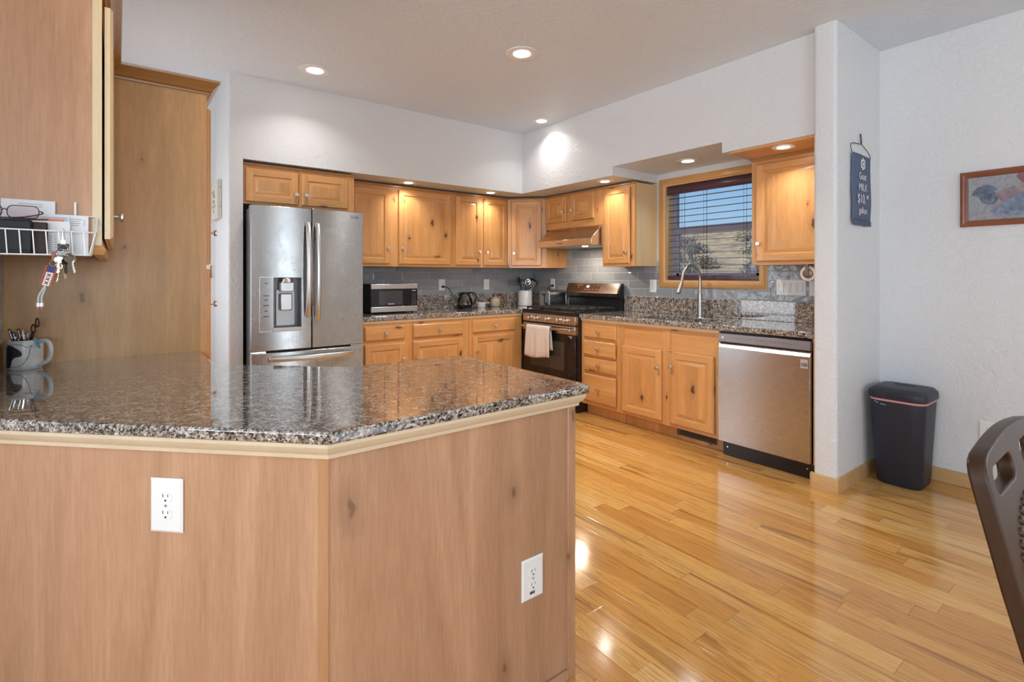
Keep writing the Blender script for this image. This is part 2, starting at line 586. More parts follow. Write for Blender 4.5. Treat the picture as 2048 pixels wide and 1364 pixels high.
        return s
    def build(s, name, mats, parent=None, bevel=0.0, seg=2, smooth=35, loc=None, rot=None, weld=False, solid=0.0, subsurf=0):
        bmesh.ops.remove_doubles(s.bm, verts=s.bm.verts, dist=1e-5)
        bmesh.ops.recalc_face_normals(s.bm, faces=s.bm.faces)
        me = bpy.data.meshes.new(name)
        s.bm.to_mesh(me); s.bm.free()
        for q in (mats if isinstance(mats, (list, tuple)) else [mats]):
            me.materials.append(q)
        if smooth:
            me.shade_smooth()
            me.set_sharp_from_angle(angle=rad(smooth))
        o = bpy.data.objects.new(name, me)
        COL.objects.link(o)
        if parent: o.parent = parent
        if loc: o.location = loc
        if rot: o.rotation_euler = rot
        if solid:
            q = o.modifiers.new('solid', 'SOLIDIFY'); q.thickness = solid; q.offset = 0
        if subsurf:
            q = o.modifiers.new('sub', 'SUBSURF'); q.levels = subsurf; q.render_levels = subsurf
        if bevel:
            q = o.modifiers.new('bevel', 'BEVEL'); q.width = bevel; q.segments = seg; q.limit_method = 'ANGLE'; q.angle_limit = rad(40)
            q.harden_normals = False
        return o

def rrect(cx_, cy_, w, d, r, n=6):
    pts = []
    for qx, qy, a0 in ((1, 1, 0), (-1, 1, 90), (-1, -1, 180), (1, -1, 270)):
        for i in range(n + 1):
            a = rad(a0 + 90 * i / n)
            pts.append((cx_ + qx * (w / 2 - r) + r * math.cos(a), cy_ + qy * (d / 2 - r) + r * math.sin(a)))
    return pts

def tag(o, label, cat, group=None):
    o['label'] = label; o['category'] = cat
    if group: o['group'] = group
    return o

def thing(name, label, cat, loc=(0, 0, 0), rotz=0.0, group=None):
    o = bpy.data.objects.new(name, None)
    o.empty_display_size = 0.05
    COL.objects.link(o)
    o.location = loc; o.rotation_euler = (0, 0, rotz)
    return tag(o, label, cat, group)

def struct(o):
    o['kind'] = 'structure'
    return o

def text_mesh(name, body, size, mat, parent, M, depth=0.0004, align='CENTER', sx=1.0):
    cu = bpy.data.curves.new(name + '_curve', 'FONT')
    cu.body = body; cu.size = size; cu.align_x = align; cu.align_y = 'CENTER'; cu.extrude = depth
    to = bpy.data.objects.new(name + '_tmp', cu)
    COL.objects.link(to)
    dg = bpy.context.evaluated_depsgraph_get()
    me = bpy.data.meshes.new_from_object(to.evaluated_get(dg))
    bpy.data.objects.remove(to); bpy.data.curves.remove(cu)
    me.name = name
    me.transform(M @ Matrix.Diagonal((sx, 1, 1, 1)))
    me.materials.clear(); me.materials.append(mat)
    o = bpy.data.objects.new(name, me)
    COL.objects.link(o)
    if parent: o.parent = parent
    return o

def face_text(x, y, z, roll=0.0):
    """text lying in a local XZ plane, readable from -Y"""
    return Matrix.Translation((x, y, z)) @ Matrix.Rotation(roll, 4, 'Y') @ Matrix.Rotation(PI / 2, 4, 'X')

# ================================================================== materials
ALD_L, ALD_D = (0.74, 0.39, 0.145), (0.52, 0.225, 0.065)
WV = wood('alder_vertical', ALD_L, ALD_D, 'Z')
WH = wood('alder_horizontal', ALD_L, ALD_D, 'X', knots=0.8)
PAN_L, PAN_D = (0.50, 0.285, 0.165), (0.36, 0.185, 0.098)
PV = wood('alder_veneer', PAN_L, PAN_D, 'Z', rough=0.42, knots=0.7, boards=0.6, contrast=1.35, coat=0.1, kcore=0.45, kcol=(0.14, 0.06, 0.026))
PVU = wood('alder_side_veneer', (0.49, 0.26, 0.13), (0.35, 0.165, 0.075), 'Z', rough=0.42, knots=0.8, boards=0.6, contrast=1.35, coat=0.1, kcore=0.45, kcol=(0.14, 0.06, 0.026))  # oranger copy of the veneer, without the peninsula's bluish daylight in the colour
PVD = wood('alder_veneer_pantry', (0.68, 0.39, 0.15), (0.50, 0.265, 0.09), 'Z', rough=0.42, knots=0.75, boards=0.6, contrast=1.25, coat=0.1, kcore=0.45, kcol=(0.13, 0.055, 0.022))  # paler, yellower veneer tone for the pantry carcass
MAPV = wood('maple_edge', (0.78, 0.60, 0.36), (0.66, 0.47, 0.25), 'Z', rough=0.35, knots=0.0, boards=0.5)
MAPH = wood('maple_moulding', (0.74, 0.61, 0.43), (0.64, 0.50, 0.33), 'X', rough=0.4, knots=0.0, boards=0.5)
CRN = wood('stained_crown', (0.47, 0.24, 0.075), (0.34, 0.155, 0.045), 'X', rough=0.3, knots=0.2, boards=0.5)
OAK = wood('oak_trim', (0.66, 0.42, 0.20), (0.50, 0.29, 0.12), 'Y', rough=0.35, knots=0.0, boards=0.5)
GR = granite('granite_speckled', (1.0, 0.93, 0.86))
ST = steel('steel_fridge', (0.50, 0.50, 0.495), 0.26, 'Z', 0.5, aniso=0.85)
STH = steel('steel_brushed', (0.64, 0.635, 0.63), 0.36, 'X', 0.25)
NICK = plain('satin_nickel', (0.68, 0.65, 0.60), 0.28, 1.0)
CHR = plain('bright_chrome', (0.80, 0.80, 0.80), 0.12, 1.0)
BLK = plain('black_enamel', (0.012, 0.012, 0.013), 0.22, 0.0)
BLKM = plain('black_matt', (0.02, 0.02, 0.021), 0.6)
GLS = plain('black_glass', (0.010, 0.009, 0.009), 0.06)
IRON = plain('cast_iron', (0.025, 0.023, 0.022), 0.55, 0.3)
WHT = plain('white_plastic', (0.80, 0.80, 0.78), 0.35)
SLOT = plain('slot_dark', (0.05, 0.05, 0.05), 0.6)
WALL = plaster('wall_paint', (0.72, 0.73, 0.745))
CEILM = plaster('ceiling_cooled_tint', (0.735, 0.795, 0.86), 0.75, 0.34)  # blue put into the colour to cancel warm bounce from the floor
TILX = tile('tile_back', 'X')
TILY = tile('tile_right', 'Y')
TILL = tile('tile_left', 'Y', z0=1.016)
LENS = glow('lamp_lens', (1.0, 0.95, 0.86), 14.0)
PANE = pane_mat('window_glass')

XL, XR, YB, CE, SOF = -0.352, 4.0, 4.79, 2.743, 2.124
YS, XS = 4.206, 3.372

# ================================================================== the room
struct(MB().box(-3.2, 4.12, -3.8, 4.9, -0.06, 0.0).build('floor', floor_boards('oak_floor')))
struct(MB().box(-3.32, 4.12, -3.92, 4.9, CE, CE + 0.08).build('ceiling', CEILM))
struct(MB().box(XL - 0.1, 4.12, YB, YB + 0.11, 0, CE).build('wall_back', WALL))

def wall_holes_x(x0, x1, y0, y1, holes):
    """wall slab along Y with rectangular openings (ya, yb, za, zb)"""
    b = MB()
    cur = y0
    for ya, yb, za, zb in sorted(holes):
        b.box(x0, x1, cur, ya, 0, CE)
        b.box(x0, x1, ya, yb, 0, za)
        b.box(x0, x1, ya, yb, zb, CE)
        cur = yb
    b.box(x0, x1, cur, y1, 0, CE)
    return b
WY0, WY1, WZ0, WZ1 = 2.008, 2.873, 1.222, 2.078
struct(wall_holes_x(XR, XR + 0.14, -3.8, YB, [(WY0 - 0.012, WY1 + 0.012, WZ0 - 0.012, WZ1 + 0.012), (-2.9, -1.1, 0.9, 2.1)]).build('wall_right', WALL, smooth=0))
b = MB(); b.box(-3.2, -2.4, -3.92, -3.8, 0, CE); b.box(-2.4, 0.4, -3.92, -3.8, 0, 0.88); b.box(-2.4, 0.4, -3.92, -3.8, 2.12, CE); b.box(0.4, 1.9, -3.92, -3.8, 0, CE); b.box(2.8, 4.14, -3.92, -3.8, 0, CE); b.box(1.9, 2.8, -3.92, -3.8, 2.12, CE); b.box(1.9, 2.8, -3.92, -3.8, 0, 0.04)
struct(b.build('wall_dining', WALL, smooth=0))
struct(wall_holes_x(-3.32, -3.2, -3.92, 1.75, [(-1.95, 0.75, 0.7, 2.2)]).build('wall_living', WALL, smooth=0))
struct(MB().box(-3.32, XL - 0.1, 1.75, 1.87, 0, CE).build('wall_left_return', WALL))
struct(wall_holes_x(XL - 0.1, XL, 1.75, YB, [(3.50, 4.60, 0.6, 2.2)]).build('wall_left', WALL, smooth=0))  # opening added only to let the passage fill light in
# stub wall beside the refrigerator, rounded corners
def bull_wall(name, x0, x1, y0, y1, r, corners, mat=WALL):
    """wall stub with rounded vertical corners; corners is a set of 'sw','se','ne','nw'"""
    pts = []
    for key, cx_, cy_, a0 in (('ne', x1, y1, 0), ('nw', x0, y1, 90), ('sw', x0, y0, 180), ('se', x1, y0, 270)):
        if key in corners:
            ox = cx_ - r if key in ('ne', 'se') else cx_ + r
            oy = cy_ - r if key in ('ne', 'nw') else cy_ + r
            for i in range(7):
                a = rad(a0 + 15 * i)
                pts.append((ox + r * math.cos(a), oy + r * math.sin(a)))
        else:
            pts.append((cx_, cy_))
    return struct(MB().prism(pts, 0, CE).build(name, mat, smooth=50))
bull_wall('wall_alcove', 0.632, 0.735, YS, YB, 0.022, {'sw'})
bull_wall('wall_wing', 3.30, XR, 1.208, 1.335, 0.022, {'sw', 'nw'})

# soffit over the cabinets, with the raised pocket over the window
b = MB()
b.box(0.735, XS, YS, YB, SOF, CE)                       # along the back wall
b.box(XS, XR, 2.967, YB, SOF, CE)
b.box(XS, XR, 1.96, 2.967, 2.200, CE)
b.box(XS, XR, 1.335, 1.96, SOF, CE)
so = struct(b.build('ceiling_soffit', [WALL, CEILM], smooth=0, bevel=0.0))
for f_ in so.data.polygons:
    if f_.normal.z < -0.9: f_.material_index = 1  # underside takes the bluish tint too, offsetting warm bounced light

# baseboards
bprof = [(0, 0), (0.013, 0), (0.013, 0.072), (0.009, 0.082), (0, 0.085)]
struct(MB().sweep([(3.31, 1.345), (3.30, 1.333), (3.30, 1.208), (XR - 0.001, 1.208)], bprof).build('baseboard_wing', OAK))
struct(MB().box(XR - 0.013, XR, -3.8, 1.195, 0, 0.085).build('baseboard_right', OAK, bevel=0.004))

# kitchen window: casing, jambs, frame, glass
win = struct(thing('window_1', 'x', 'x'))
del win['label']; del win['category']
win.location = (XR, 0, 0)
b = MB()
cw = 0.068
cas = [(WY0 - cw, WZ0 - cw, WY1 + cw, WZ0), (WY0 - cw, WZ1, WY1 + cw, WZ1 + cw)]
ob = [(WY0 - cw, WZ0 - cw), (WY1 + cw, WZ0 - cw), (WY1 + cw, WZ1 + cw), (WY0 - cw, WZ1 + cw)]
ib = [(WY0, WZ0), (WY1, WZ0), (WY1, WZ1), (WY0, WZ1)]
prof = [(0.0, 0.0), (0.0, -0.015), (0.15, -0.020), (0.75, -0.018), (0.85, -0.012), (1.0, -0.010), (1.0, 0.0)]
for i in range(4):
    j = (i + 1) % 4
    for (ta, xa), (tb, xb) in zip(prof, prof[1:]):
        def P_(t_, k, x_):
            return (x_, ob[k][0] + (ib[k][0] - ob[k][0]) * t_, ob[k][1] + (ib[k][1] - ob[k][1]) * t_)
        b.quad([P_(ta, i, xa), P_(ta, j, xa), P_(tb, j, xb), P_(tb, i, xb)], 0 if i in (0, 2) else 1)
WINH = wood('casing_horizontal', (0.66, 0.36, 0.13), (0.52, 0.25, 0.075), 'Y', knots=0.1, boards=0.5)
WINV = wood('casing_vertical', (0.66, 0.36, 0.13), (0.52, 0.25, 0.075), 'Z', knots=0.1, boards=0.5)
b.build('window_casing', [WINH, WINV], win)
b = MB()
b.box(0, 0.10, WY0 - 0.012, WY0, WZ0 - 0.012, WZ1 + 0.012); b.box(0, 0.10, WY1, WY1 + 0.012, WZ0 - 0.012, WZ1 + 0.012)
b.box(0, 0.10, WY0, WY1, WZ0 - 0.012, WZ0); b.box(0, 0.10, WY0, WY1, WZ1, WZ1 + 0.012)
b.build('window_jamb', MAPV, win)
VIN = plain('vinyl_grey', (0.34, 0.32, 0.40), 0.4)
b = MB()
b.box(0.095, 0.14, WY0, WY0 + 0.045, WZ0, WZ1); b.box(0.095, 0.14, WY1 - 0.045, WY1, WZ0, WZ1)
b.box(0.095, 0.14, WY0, WY1, WZ0, WZ0 + 0.04); b.box(0.095, 0.14, WY0, WY1, WZ1 - 0.04, WZ1)
b.build('window_frame', VIN, win, bevel=0.003)
b = MB()
b.box(0.088, 0.112, WY0 + 0.02, WY1 - 0.02, 1.645, 1.705); b.box(0.09, 0.112, WY1 - 0.075, WY1 - 0.045, WZ0 + 0.04, 1.66); b.box(0.09, 0.112, WY0 + 0.045, WY0 + 0.075, WZ0 + 0.04, 1.66)
b.box(0.09, 0.112, WY0 + 0.045, WY1 - 0.045, WZ0 + 0.04, WZ0 + 0.065)
b.build('window_sash', VIN, win, bevel=0.003)
MB().box(0.12, 0.124, WY0 + 0.03, WY1 - 0.03, WZ0 + 0.03, WZ1 - 0.03).build('window_pane', PANE, win)

# openings behind the camera for daylight, two of them there for extra fill
def far_window(name, cx_, cy_, w, z0, z1, rz, mull):
    t = struct(thing(name, 'x', 'x', (cx_, cy_, 0), rz)); del t['label']; del t['category']
    b = MB()
    for x in (-w / 2, w / 2 - 0.06): b.box(x, x + 0.06, -0.05, 0.05, z0, z1)
    b.box(-w / 2, w / 2, -0.05, 0.05, z0, z0 + 0.06); b.box(-w / 2, w / 2, -0.05, 0.05, z1 - 0.06, z1)
    for i in range(1, mull): 
        x = -w / 2 + w * i / mull
        b.box(x - 0.035, x + 0.035, -0.04, 0.04, z0, z1)
    b.build('window_frame', WHT, t, bevel=0.004)
    MB().box(-w / 2 + 0.04, w / 2 - 0.04, -0.004, 0.004, z0 + 0.04, z1 - 0.04).build('window_pane', PANE, t)
far_window('door_1', 2.35, -3.86, 0.9, 0.04, 2.12, 0, 1)
far_window('fill_window_4', -1.0, -3.86, 2.8, 0.88, 2.12, 0, 3)  # unseen window added to bring in more fill light
far_window('window_2', XR + 0.07, -2.0, 1.8, 0.9, 2.1, PI / 2, 2)
far_window('fill_window_3', -3.26, -0.6, 2.7, 0.7, 2.2, PI / 2, 3)  # unseen window, made large to bring in more light

# glazed tile behind the worktops
struct(MB().box(1.60, XR, YB - 0.010, YB, 1.064, 1.40).build('wall_backsplash_back', TILX))
b = MB()
b.box(XR - 0.010, XR, 1.335, WY0 - cw, 1.064, 1.40); b.box(XR - 0.010, XR, WY0 - cw, WY1 + cw, 1.064, WZ0 - cw); b.box(XR - 0.010, XR, WY1 + cw, YB - 0.01, 1.064, 1.40)
b.box(XR - 0.010, XR, 3.34, 4.18, 1.40, 1.76); b.box(XR - 0.010, XR, 3.345, 4.115, 0.9, 1.064)
struct(b.build('wall_backsplash_right', TILY))
struct(MB().box(XL, XL + 0.0085, 1.80, 2.72, 1.014, 1.34).build('wall_backsplash_left', TILL))

# ================================================================== cabinet kit
DOOR_LOOPS = [(0, 0), (0, 0.013), (0.007, 0.020), (0.052, 0.020), (0.057, 0.013), (0.064, 0.012), (0.088, 0.0185), (0.090, 0.0185)]
DRAW_LOOPS = [(0, 0), (0, 0.010), (0.011, 0.020), (0.013, 0.020)]

b = MB()
b.stack((0, 0, 0), (0, -1, 0), [(0, 0.008), (0.004, 0.0065), (0.012, 0.005), (0.016, 0.006)], 12)
kp = rrect(0, 0, 0.018, 0.018, 0.005, 3); kq = rrect(0, 0, 0.028, 0.028, 0.007, 3)
for (sa, ya), (sb, yb) in (((kp, -0.015), (kq, -0.021)), ((kq, -0.021), (kq, -0.026)), ((kq, -0.026), (rrect(0, 0, 0.024, 0.024, 0.006, 3), -0.028))):
    ra = [b.v((p[0], ya, p[1])) for p in sa]; rb = [b.v((p[0], yb, p[1])) for p in sb]
    b.skin([ra, rb])
KNOB = b.build('knob', NICK)
KNOB_FIRST = [True]
def knob(parent, x, y, z):
    if KNOB_FIRST[0]:
        o = KNOB; KNOB_FIRST[0] = False
    else:
        o = KNOB.copy(); COL.objects.link(o)
    o.parent = parent; o.location = (x, y, z)
    return o

def door(t, x0, x1, z0, z1, kx=None, kz=None, y=0.0, mats=None):
    w, h = x1 - x0, z1 - z0
    b = MB()
    b.panel(0, w, 0, h, DOOR_LOOPS, 0, 1, 0.0, stile=2)
    d = b.build('door', mats or [WV, WH], t, smooth=20)
    d.location = (x0, y, z0)
    if kx is not None:
        knob(d, kx - x0, -0.020, kz - z0)
    return d

def drawer(t, x0, x1, z0, z1, y=0.0, kn=True, name='drawer'):
    w, h = x1 - x0, z1 - z0
    d = MB().panel(0, w, 0, h, DRAW_LOOPS, 0, 0).build(name, WH, t, smooth=20)
    d.location = (x0, y, z0)
    if kn:
        knob(d, w / 2, -0.020, h / 2)
    return d

def carcass(t, w, d, z0, z1, open_list, sides=None, mats=None, toe=0.0):
    """box with a face frame; front face at local y=0, depth towards +y; open_list = frame members as boxes"""
    b = MB().box(0.0, w, 0.020, d, z0, z1)
    b.build('carcass', mats or WV, t)
    f = MB()
    for x0, x1, za, zb in open_list:
        horizontal = (zb - za) < 0.15
        f.box(x0, x1, 0.0, 0.021, za, zb, 1 if horizontal else 0)
    f.build('face_frame', [WV, WH], t, smooth=0, bevel=0.0008, seg=1)

def frame_members(w, z0, z1, stiles, rails):
    out = [(a, b_, z0, z1) for a, b_ in stiles]
    st_ = sorted(stiles)
    gaps = []
    cur = 0.0
    for a, b_ in st_:
        if a - cur > 1e-4: gaps.append((cur, a))
        cur = b_
    if w - cur > 1e-4: gaps.append((cur, w))
    for a, b_ in rails:
        out += [(ga, gb, a, b_) for ga, gb in gaps]
    return out

def on_back(x0, y):       # local frame for units on the back wall (front faces -Y)
    return (x0, y, 0), 0.0
def on_right(x, y_hi):    # local frame for units on the right wall (front faces -X); local +x runs to -Y
    return (x, y_hi, 0), -PI / 2

def cornice(t, w, y0, z, d=None, left=False, right=False):
    """thin square-edged top moulding along the front"""
    b = MB().box(-0.004 if left else 0, w + (0.004 if right else 0), -0.012, 0.02, z - 0.016, z + 0.004)
    b.build('top_moulding', CRN, t, bevel=0.003)

# ---- wall cabinets, back wall
ZU0, ZU1 = 1.348, 2.104
loc, rz = on_back(0.742, 4.245)
t = thing('wall_cabinet', 'alder cabinet with two short raised-panel doors above the refrigerator', 'cabinet', loc, rz)
w = 0.842
carcass(t, w, 0.54, 1.80, ZU1, frame_members(w, 1.80, ZU1, [(0, 0.03), (0.40, 0.425), (0.775, w)], [(1.80, 1.83), (2.06, ZU1)]))
door(t, 0.012, 0.392, 1.815, 2.068, 0.372, 1.895)
door(t, 0.412, 0.785, 1.815, 2.068, 0.446, 1.895)
cornice(t, w, 0, ZU1, right=True)

loc, rz = on_back(1.585, 4.485)
t = thing('wall_cabinet', 'alder wall cabinet with two tall doors above the microwave', 'cabinet', loc, rz)
w = 1.102
carcass(t, w, 0.305, ZU0, ZU1, frame_members(w, ZU0, ZU1, [(0, 0.05), (0.43, 0.52), (1.06, w)], [(ZU0, ZU0 + 0.04), (2.06, ZU1)]))
door(t, 0.035, 0.425, 1.370, 2.060, 0.402, 1.512)
door(t, 0.512, 1.070, 1.370, 2.075, 0.548, 1.512)
cornice(t, w, 0, ZU1)

loc, rz = on_back(2.689, 4.485)
t = thing('wall_cabinet', 'alder wall cabinet with two narrow doors just left of the corner cabinet', 'cabinet', loc, rz)
w = 0.697
carcass(t, w, 0.305, ZU0, ZU1, frame_members(w, ZU0, ZU1, [(0, 0.045), (0.34, 0.385), (0.675, w)], [(ZU0, ZU0 + 0.04), (2.06, ZU1)]))
door(t, 0.032, 0.340, 1.370, 2.075, 0.313, 1.511)
door(t, 0.378, 0.684, 1.370, 2.075, 0.407, 1.511)
cornice(t, w, 0, ZU1)

# ---- diagonal corner cabinet
t = thing('corner_cabinet', 'angled alder corner wall cabinet with one door above the utensil crock', 'cabinet', (3.39, 4.485, 0), -PI / 4)
def todiag(x, y):
    dx, dy = x - 3.39, y - 4.485
    c, s_ = math.cos(PI / 4), math.sin(PI / 4)
    return (dx * c - dy * s_, dx * s_ + dy * c)
w = 0.420
pl = [todiag(*p) for p in ((3.39, 4.487), (3.695, 4.182), (3.999, 4.182), (3.999, 4.789), (3.39, 4.789))]
pl = [(pl[0][0], 0.003), (pl[1][0], 0.003)] + pl[2:]
MB().prism(pl, ZU0, ZU1).build('carcass', WV, t, smooth=0)
f = MB()
for x0, x1, za, zb in frame_members(w, ZU0, ZU1, [(0, 0.045), (w - 0.045, w)], [(ZU0, ZU0 + 0.04), (2.06, ZU1)]):
    f.box(x0, x1, -0.012, 0.004, za, zb, 1 if (zb - za) < 0.15 else 0)
f.build('face_frame', [WV, WH], t, smooth=0)
door(t, 0.046, w - 0.046, 1.370, 2.075, 0.078, 1.505, y=-0.012)
cornice(t, w, 0, ZU1)

# ---- wall cabinets, right wall
loc, rz = on_right(3.68, 4.178)
t = thing('wall_cabinet', 'alder cabinet with two small square doors above the range hood', 'cabinet', loc, rz)
w = 0.816
carcass(t, w, 0.318, 1.752, ZU1, frame_members(w, 1.752, ZU1, [(0, 0.02), (0.32, 0.40), (0.71, w)], [(1.752, 1.82), (2.075, ZU1)]))
door(t, 0.015, 0.325, 1.818, 2.088, 0.292, 1.925)
door(t, 0.395, 0.712, 1.822, 2.090, 0.428, 1.925)
cornice(t, w, 0, ZU1)

loc, rz = on_right(3.68, 3.360)
t = thing('wall_cabinet', 'narrow alder wall cabinet with one door between range hood and window', 'cabinet', loc, rz)
w = 0.385
carcass(t, w, 0.318, ZU0, ZU1, frame_members(w, ZU0, ZU1, [(0, 0.045), (w - 0.045, w)], [(ZU0, ZU0 + 0.04), (2.06, ZU1)]))
MB().box(w - 0.0005, w + 0.002, 0.021, 0.315, ZU0 + 0.004, ZU1 - 0.004).build('side_panel', MAPV, t)
door(t, 0.030, 0.335, 1.372, 2.075, 0.300, 1.475)
cornice(t, w, 0, ZU1, right=True)

loc, rz = on_right(3.68, 1.905)
t = thing('wall_cabinet', 'alder wall cabinet with one wide door right of the window beside the white wing wall', 'cabinet', loc, rz)
w = 0.568
carcass(t, w, 0.318, 1.338, ZU1, frame_members(w, 1.338, ZU1, [(0, 0.045), (w - 0.03, w)], [(1.338, 1.385), (2.06, ZU1)]))
door(t, 0.036, w - 0.004, 1.362, 2.062, 0.063, 1.49)
cornice(t, w, 0, ZU1)
MB().box(0, w, -0.306, -0.013, SOF - 0.018, SOF - 0.001).build('light_panel', WH, t, bevel=0.002)

# ---- base cabinets, back wall
def under_trim(t, x0, x1, z=0.874, y=-0.014):
    MB().xprism([(0.0, z - 0.024), (y * 0.6, z - 0.022), (y, z - 0.008), (y, z), (0.0, z)], x0, x1).build('under_counter_trim', MAPH, t, smooth=30)

loc, rz = on_back(1.60, 4.18)
t = thing('base_cabinet', 'alder base cabinet with two drawers and two doors under the microwave', 'cabinet', loc, rz)
w = 1.085
b = MB().box(0, w, 0.02, 0.605, 0.10, 0.874).box(0.002, w - 0.002, 0.075, 0.60, 0.0, 0.10); b.build('carcass', WV, t)
f = MB()
for m in frame_members(w, 0.10, 0.874, [(0, 0.05), (0.41, 0.50), (1.02, w)], [(0.10, 0.14), (0.672, 0.71), (0.82, 0.874)]):
    f.box(m[0], m[1], 0, 0.021, m[2], m[3], 1 if m[3] - m[2] < 0.15 else 0)
f.build('face_frame', [WV, WH], t, smooth=0)
drawer(t, 0.045, 0.415, 0.705, 0.828); drawer(t, 0.493, 1.018, 0.705, 0.828)
door(t, 0.045, 0.415, 0.125, 0.674, 0.393, 0.530); door(t, 0.493, 1.018, 0.125, 0.674, 0.526, 0.525)
under_trim(t, 0, w)

loc, rz = on_back(2.687, 4.18)
t = thing('base_cabinet', 'alder base cabinet with one drawer and one door just left of the range', 'cabinet', loc, rz)
w = 0.655
b = MB().box(0, w, 0.02, 0.605, 0.10, 0.874).box(0.002, w - 0.002, 0.075, 0.60, 0.0, 0.10); b.build('carcass', WV, t)
f = MB()
for m in frame_members(w, 0.10, 0.874, [(0, 0.045), (0.56, w)], [(0.10, 0.14), (0.672, 0.71), (0.82, 0.874)]):
    f.box(m[0], m[1], 0, 0.021, m[2], m[3], 1 if m[3] - m[2] < 0.15 else 0)
f.build('face_frame', [WV, WH], t, smooth=0)
drawer(t, 0.040, 0.562, 0.705, 0.828)
door(t, 0.040, 0.562, 0.125, 0.672, 0.080, 0.523)
under_trim(t, 0, w)

# ---- base cabinets, right wall
loc, rz = on_right(3.38, 3.343)
t = thing('drawer_cabinet', 'alder base cabinet with a bank of four drawers right of the range', 'cabinet', loc, rz)
w = 0.456
b = MB().box(0, w, 0.02, 0.615, 0.10, 0.874).box(0.002, w - 0.002, 0.075, 0.60, 0.0, 0.10); b.build('carcass', WV, t)
f = MB()
for m in frame_members(w, 0.10, 0.874, [(0, 0.045), (w - 0.045, w)], [(0.10, 0.137), (0.38, 0.41), (0.53, 0.555), (0.68, 0.71), (0.82, 0.874)]):
    f.box(m[0], m[1], 0, 0.021, m[2], m[3], 1 if m[3] - m[2] < 0.15 else 0)
f.build('face_frame', [WV, WH], t, smooth=0)
drawer(t, 0.042, 0.420, 0.706, 0.826)
drawer(t, 0.042, 0.420, 0.551, 0.682, y=-0.014)
drawer(t, 0.042, 0.420, 0.406, 0.531)
drawer(t, 0.042, 0.420, 0.136, 0.382, y=-0.006)
under_trim(t, 0, w)

loc, rz = on_right(3.38, 2.885)
t = thing('sink_cabinet', 'alder sink base cabinet with two doors between drawers and dishwasher', 'cabinet', loc, rz)
w = 0.905
b = MB().box(0, 0.018, 0.02, 0.615, 0.10, 0.874).box(w - 0.018, w, 0.02, 0.615, 0.10, 0.874).box(0.018, w - 0.018, 0.02, 0.615, 0.10, 0.118).box(0.018, w - 0.018, 0.60, 0.615, 0.118, 0.874)
b.box(0.002, w, 0.075, 0.09, 0.0, 0.10)
b.build('carcass', WV, t, smooth=0)
f = MB()
for m in frame_members(w, 0.10, 0.874, [(0, 0.035), (0.416, 0.495), (w - 0.04, w)], [(0.10, 0.14), (0.66, 0.69), (0.838, 0.874)]):
    f.box(m[0], m[1], 0, 0.021, m[2], m[3], 1 if m[3] - m[2] < 0.15 else 0)
f.build('face_frame', [WV, WH], t, smooth=0)
MB().box(0.03, w - 0.035, 0.006, 0.02, 0.685, 0.842).build('false_front', WH, t)
door(t, 0.030, 0.420, 0.128, 0.676, 0.397, 0.535); door(t, 0.492, 0.868, 0.128, 0.680, 0.518, 0.565)
under_trim(t, 0, w)

loc, rz = on_right(3.38, 1.366)
b = MB().box(0, 0.030, 0, 0.05, 0.10, 0.874).box(0, 0.030, -0.010, 0.0, 0.852, 0.874)
o = b.build('filler_strip', WV, None); o.location = loc; o.rotation_euler = (0, 0, rz)
tag(o, 'slim alder filler strip between dishwasher and white wing wall', 'filler strip')

# ================================================================== worktops
b = MB().prism([(1.60, 4.155), (3.343, 4.155), (3.343, 4.110), (3.999, 4.110), (3.999, 4.779), (1.60, 4.779)], 0.876, 0.914)
t = thing('worktop', 'speckled granite worktop along the back wall under the microwave and crock', 'worktop', (1.60, 4.155, 0.876))
wb = b.build('slab', GR, t, bevel=0.005, seg=3); wb.matrix_parent_inverse = Matrix.Translation((-1.60, -4.155, -0.876))
b = MB().box(1.60, 3.979, YB - 0.031, YB - 0.011, 0.9145, 1.064).box(3.969, 3.989, 4.12, YB - 0.011, 0.9145, 1.064)
tag(b.build('granite_backsplash', GR, None, bevel=0.002), 'granite upstand along the back wall behind microwave and carafe', 'backsplash')

t = thing('worktop', 'speckled granite worktop with the sink under the window', 'worktop', (3.345, 1.337, 0.876))
PI_ = Matrix.Translation((-3.345, -1.337, -0.876))
# slab with a rounded rectangular sink cut-out
hx0, hx1, hy0, hy1 = 3.435, 3.80, 2.16, 2.80
hole = rrect((hx0 + hx1) / 2, (hy0 + hy1) / 2, hx1 - hx0, hy1 - hy0, 0.05, 6)
b = MB()
outer = [(3.345, 1.337), (3.999, 1.337), (3.999, 3.343), (3.345, 3.343)]
def slab_hole(b, outer, hole, z0, z1, m=0):
    bm = b.bm
    for z, flip in ((z0, True), (z1, False)):
        ov = [b.v((p[0], p[1], z)) for p in outer]; hv = [b.v((p[0], p[1], z)) for p in hole]
        ed = [bm.edges.new((ov[i], ov[(i + 1) % len(ov)])) for i in range(len(ov))] + [bm.edges.new((hv[i], hv[(i + 1) % len(hv)])) for i in range(len(hv))]
        bmesh.ops.triangle_fill(bm, use_beauty=True, use_dissolve=False, edges=ed)
    for ring_ in (outer, hole):
        n = len(ring_)
        for i in range(n):
            p, q = ring_[i], ring_[(i + 1) % n]
            b.quad([(p[0], p[1], z0), (q[0], q[1], z0), (q[0], q[1], z1), (p[0], p[1], z1)], m)
slab_hole(b, outer, hole, 0.876, 0.914)
o = b.build('slab', GR, t, bevel=0.004, seg=2); o.matrix_parent_inverse = PI_
tag(MB().box(3.969, 3.989, 1.337, 3.343, 0.9145, 1.064).build('granite_backsplash', GR, None, bevel=0.002), 'granite upstand under the window behind the faucet', 'backsplash')
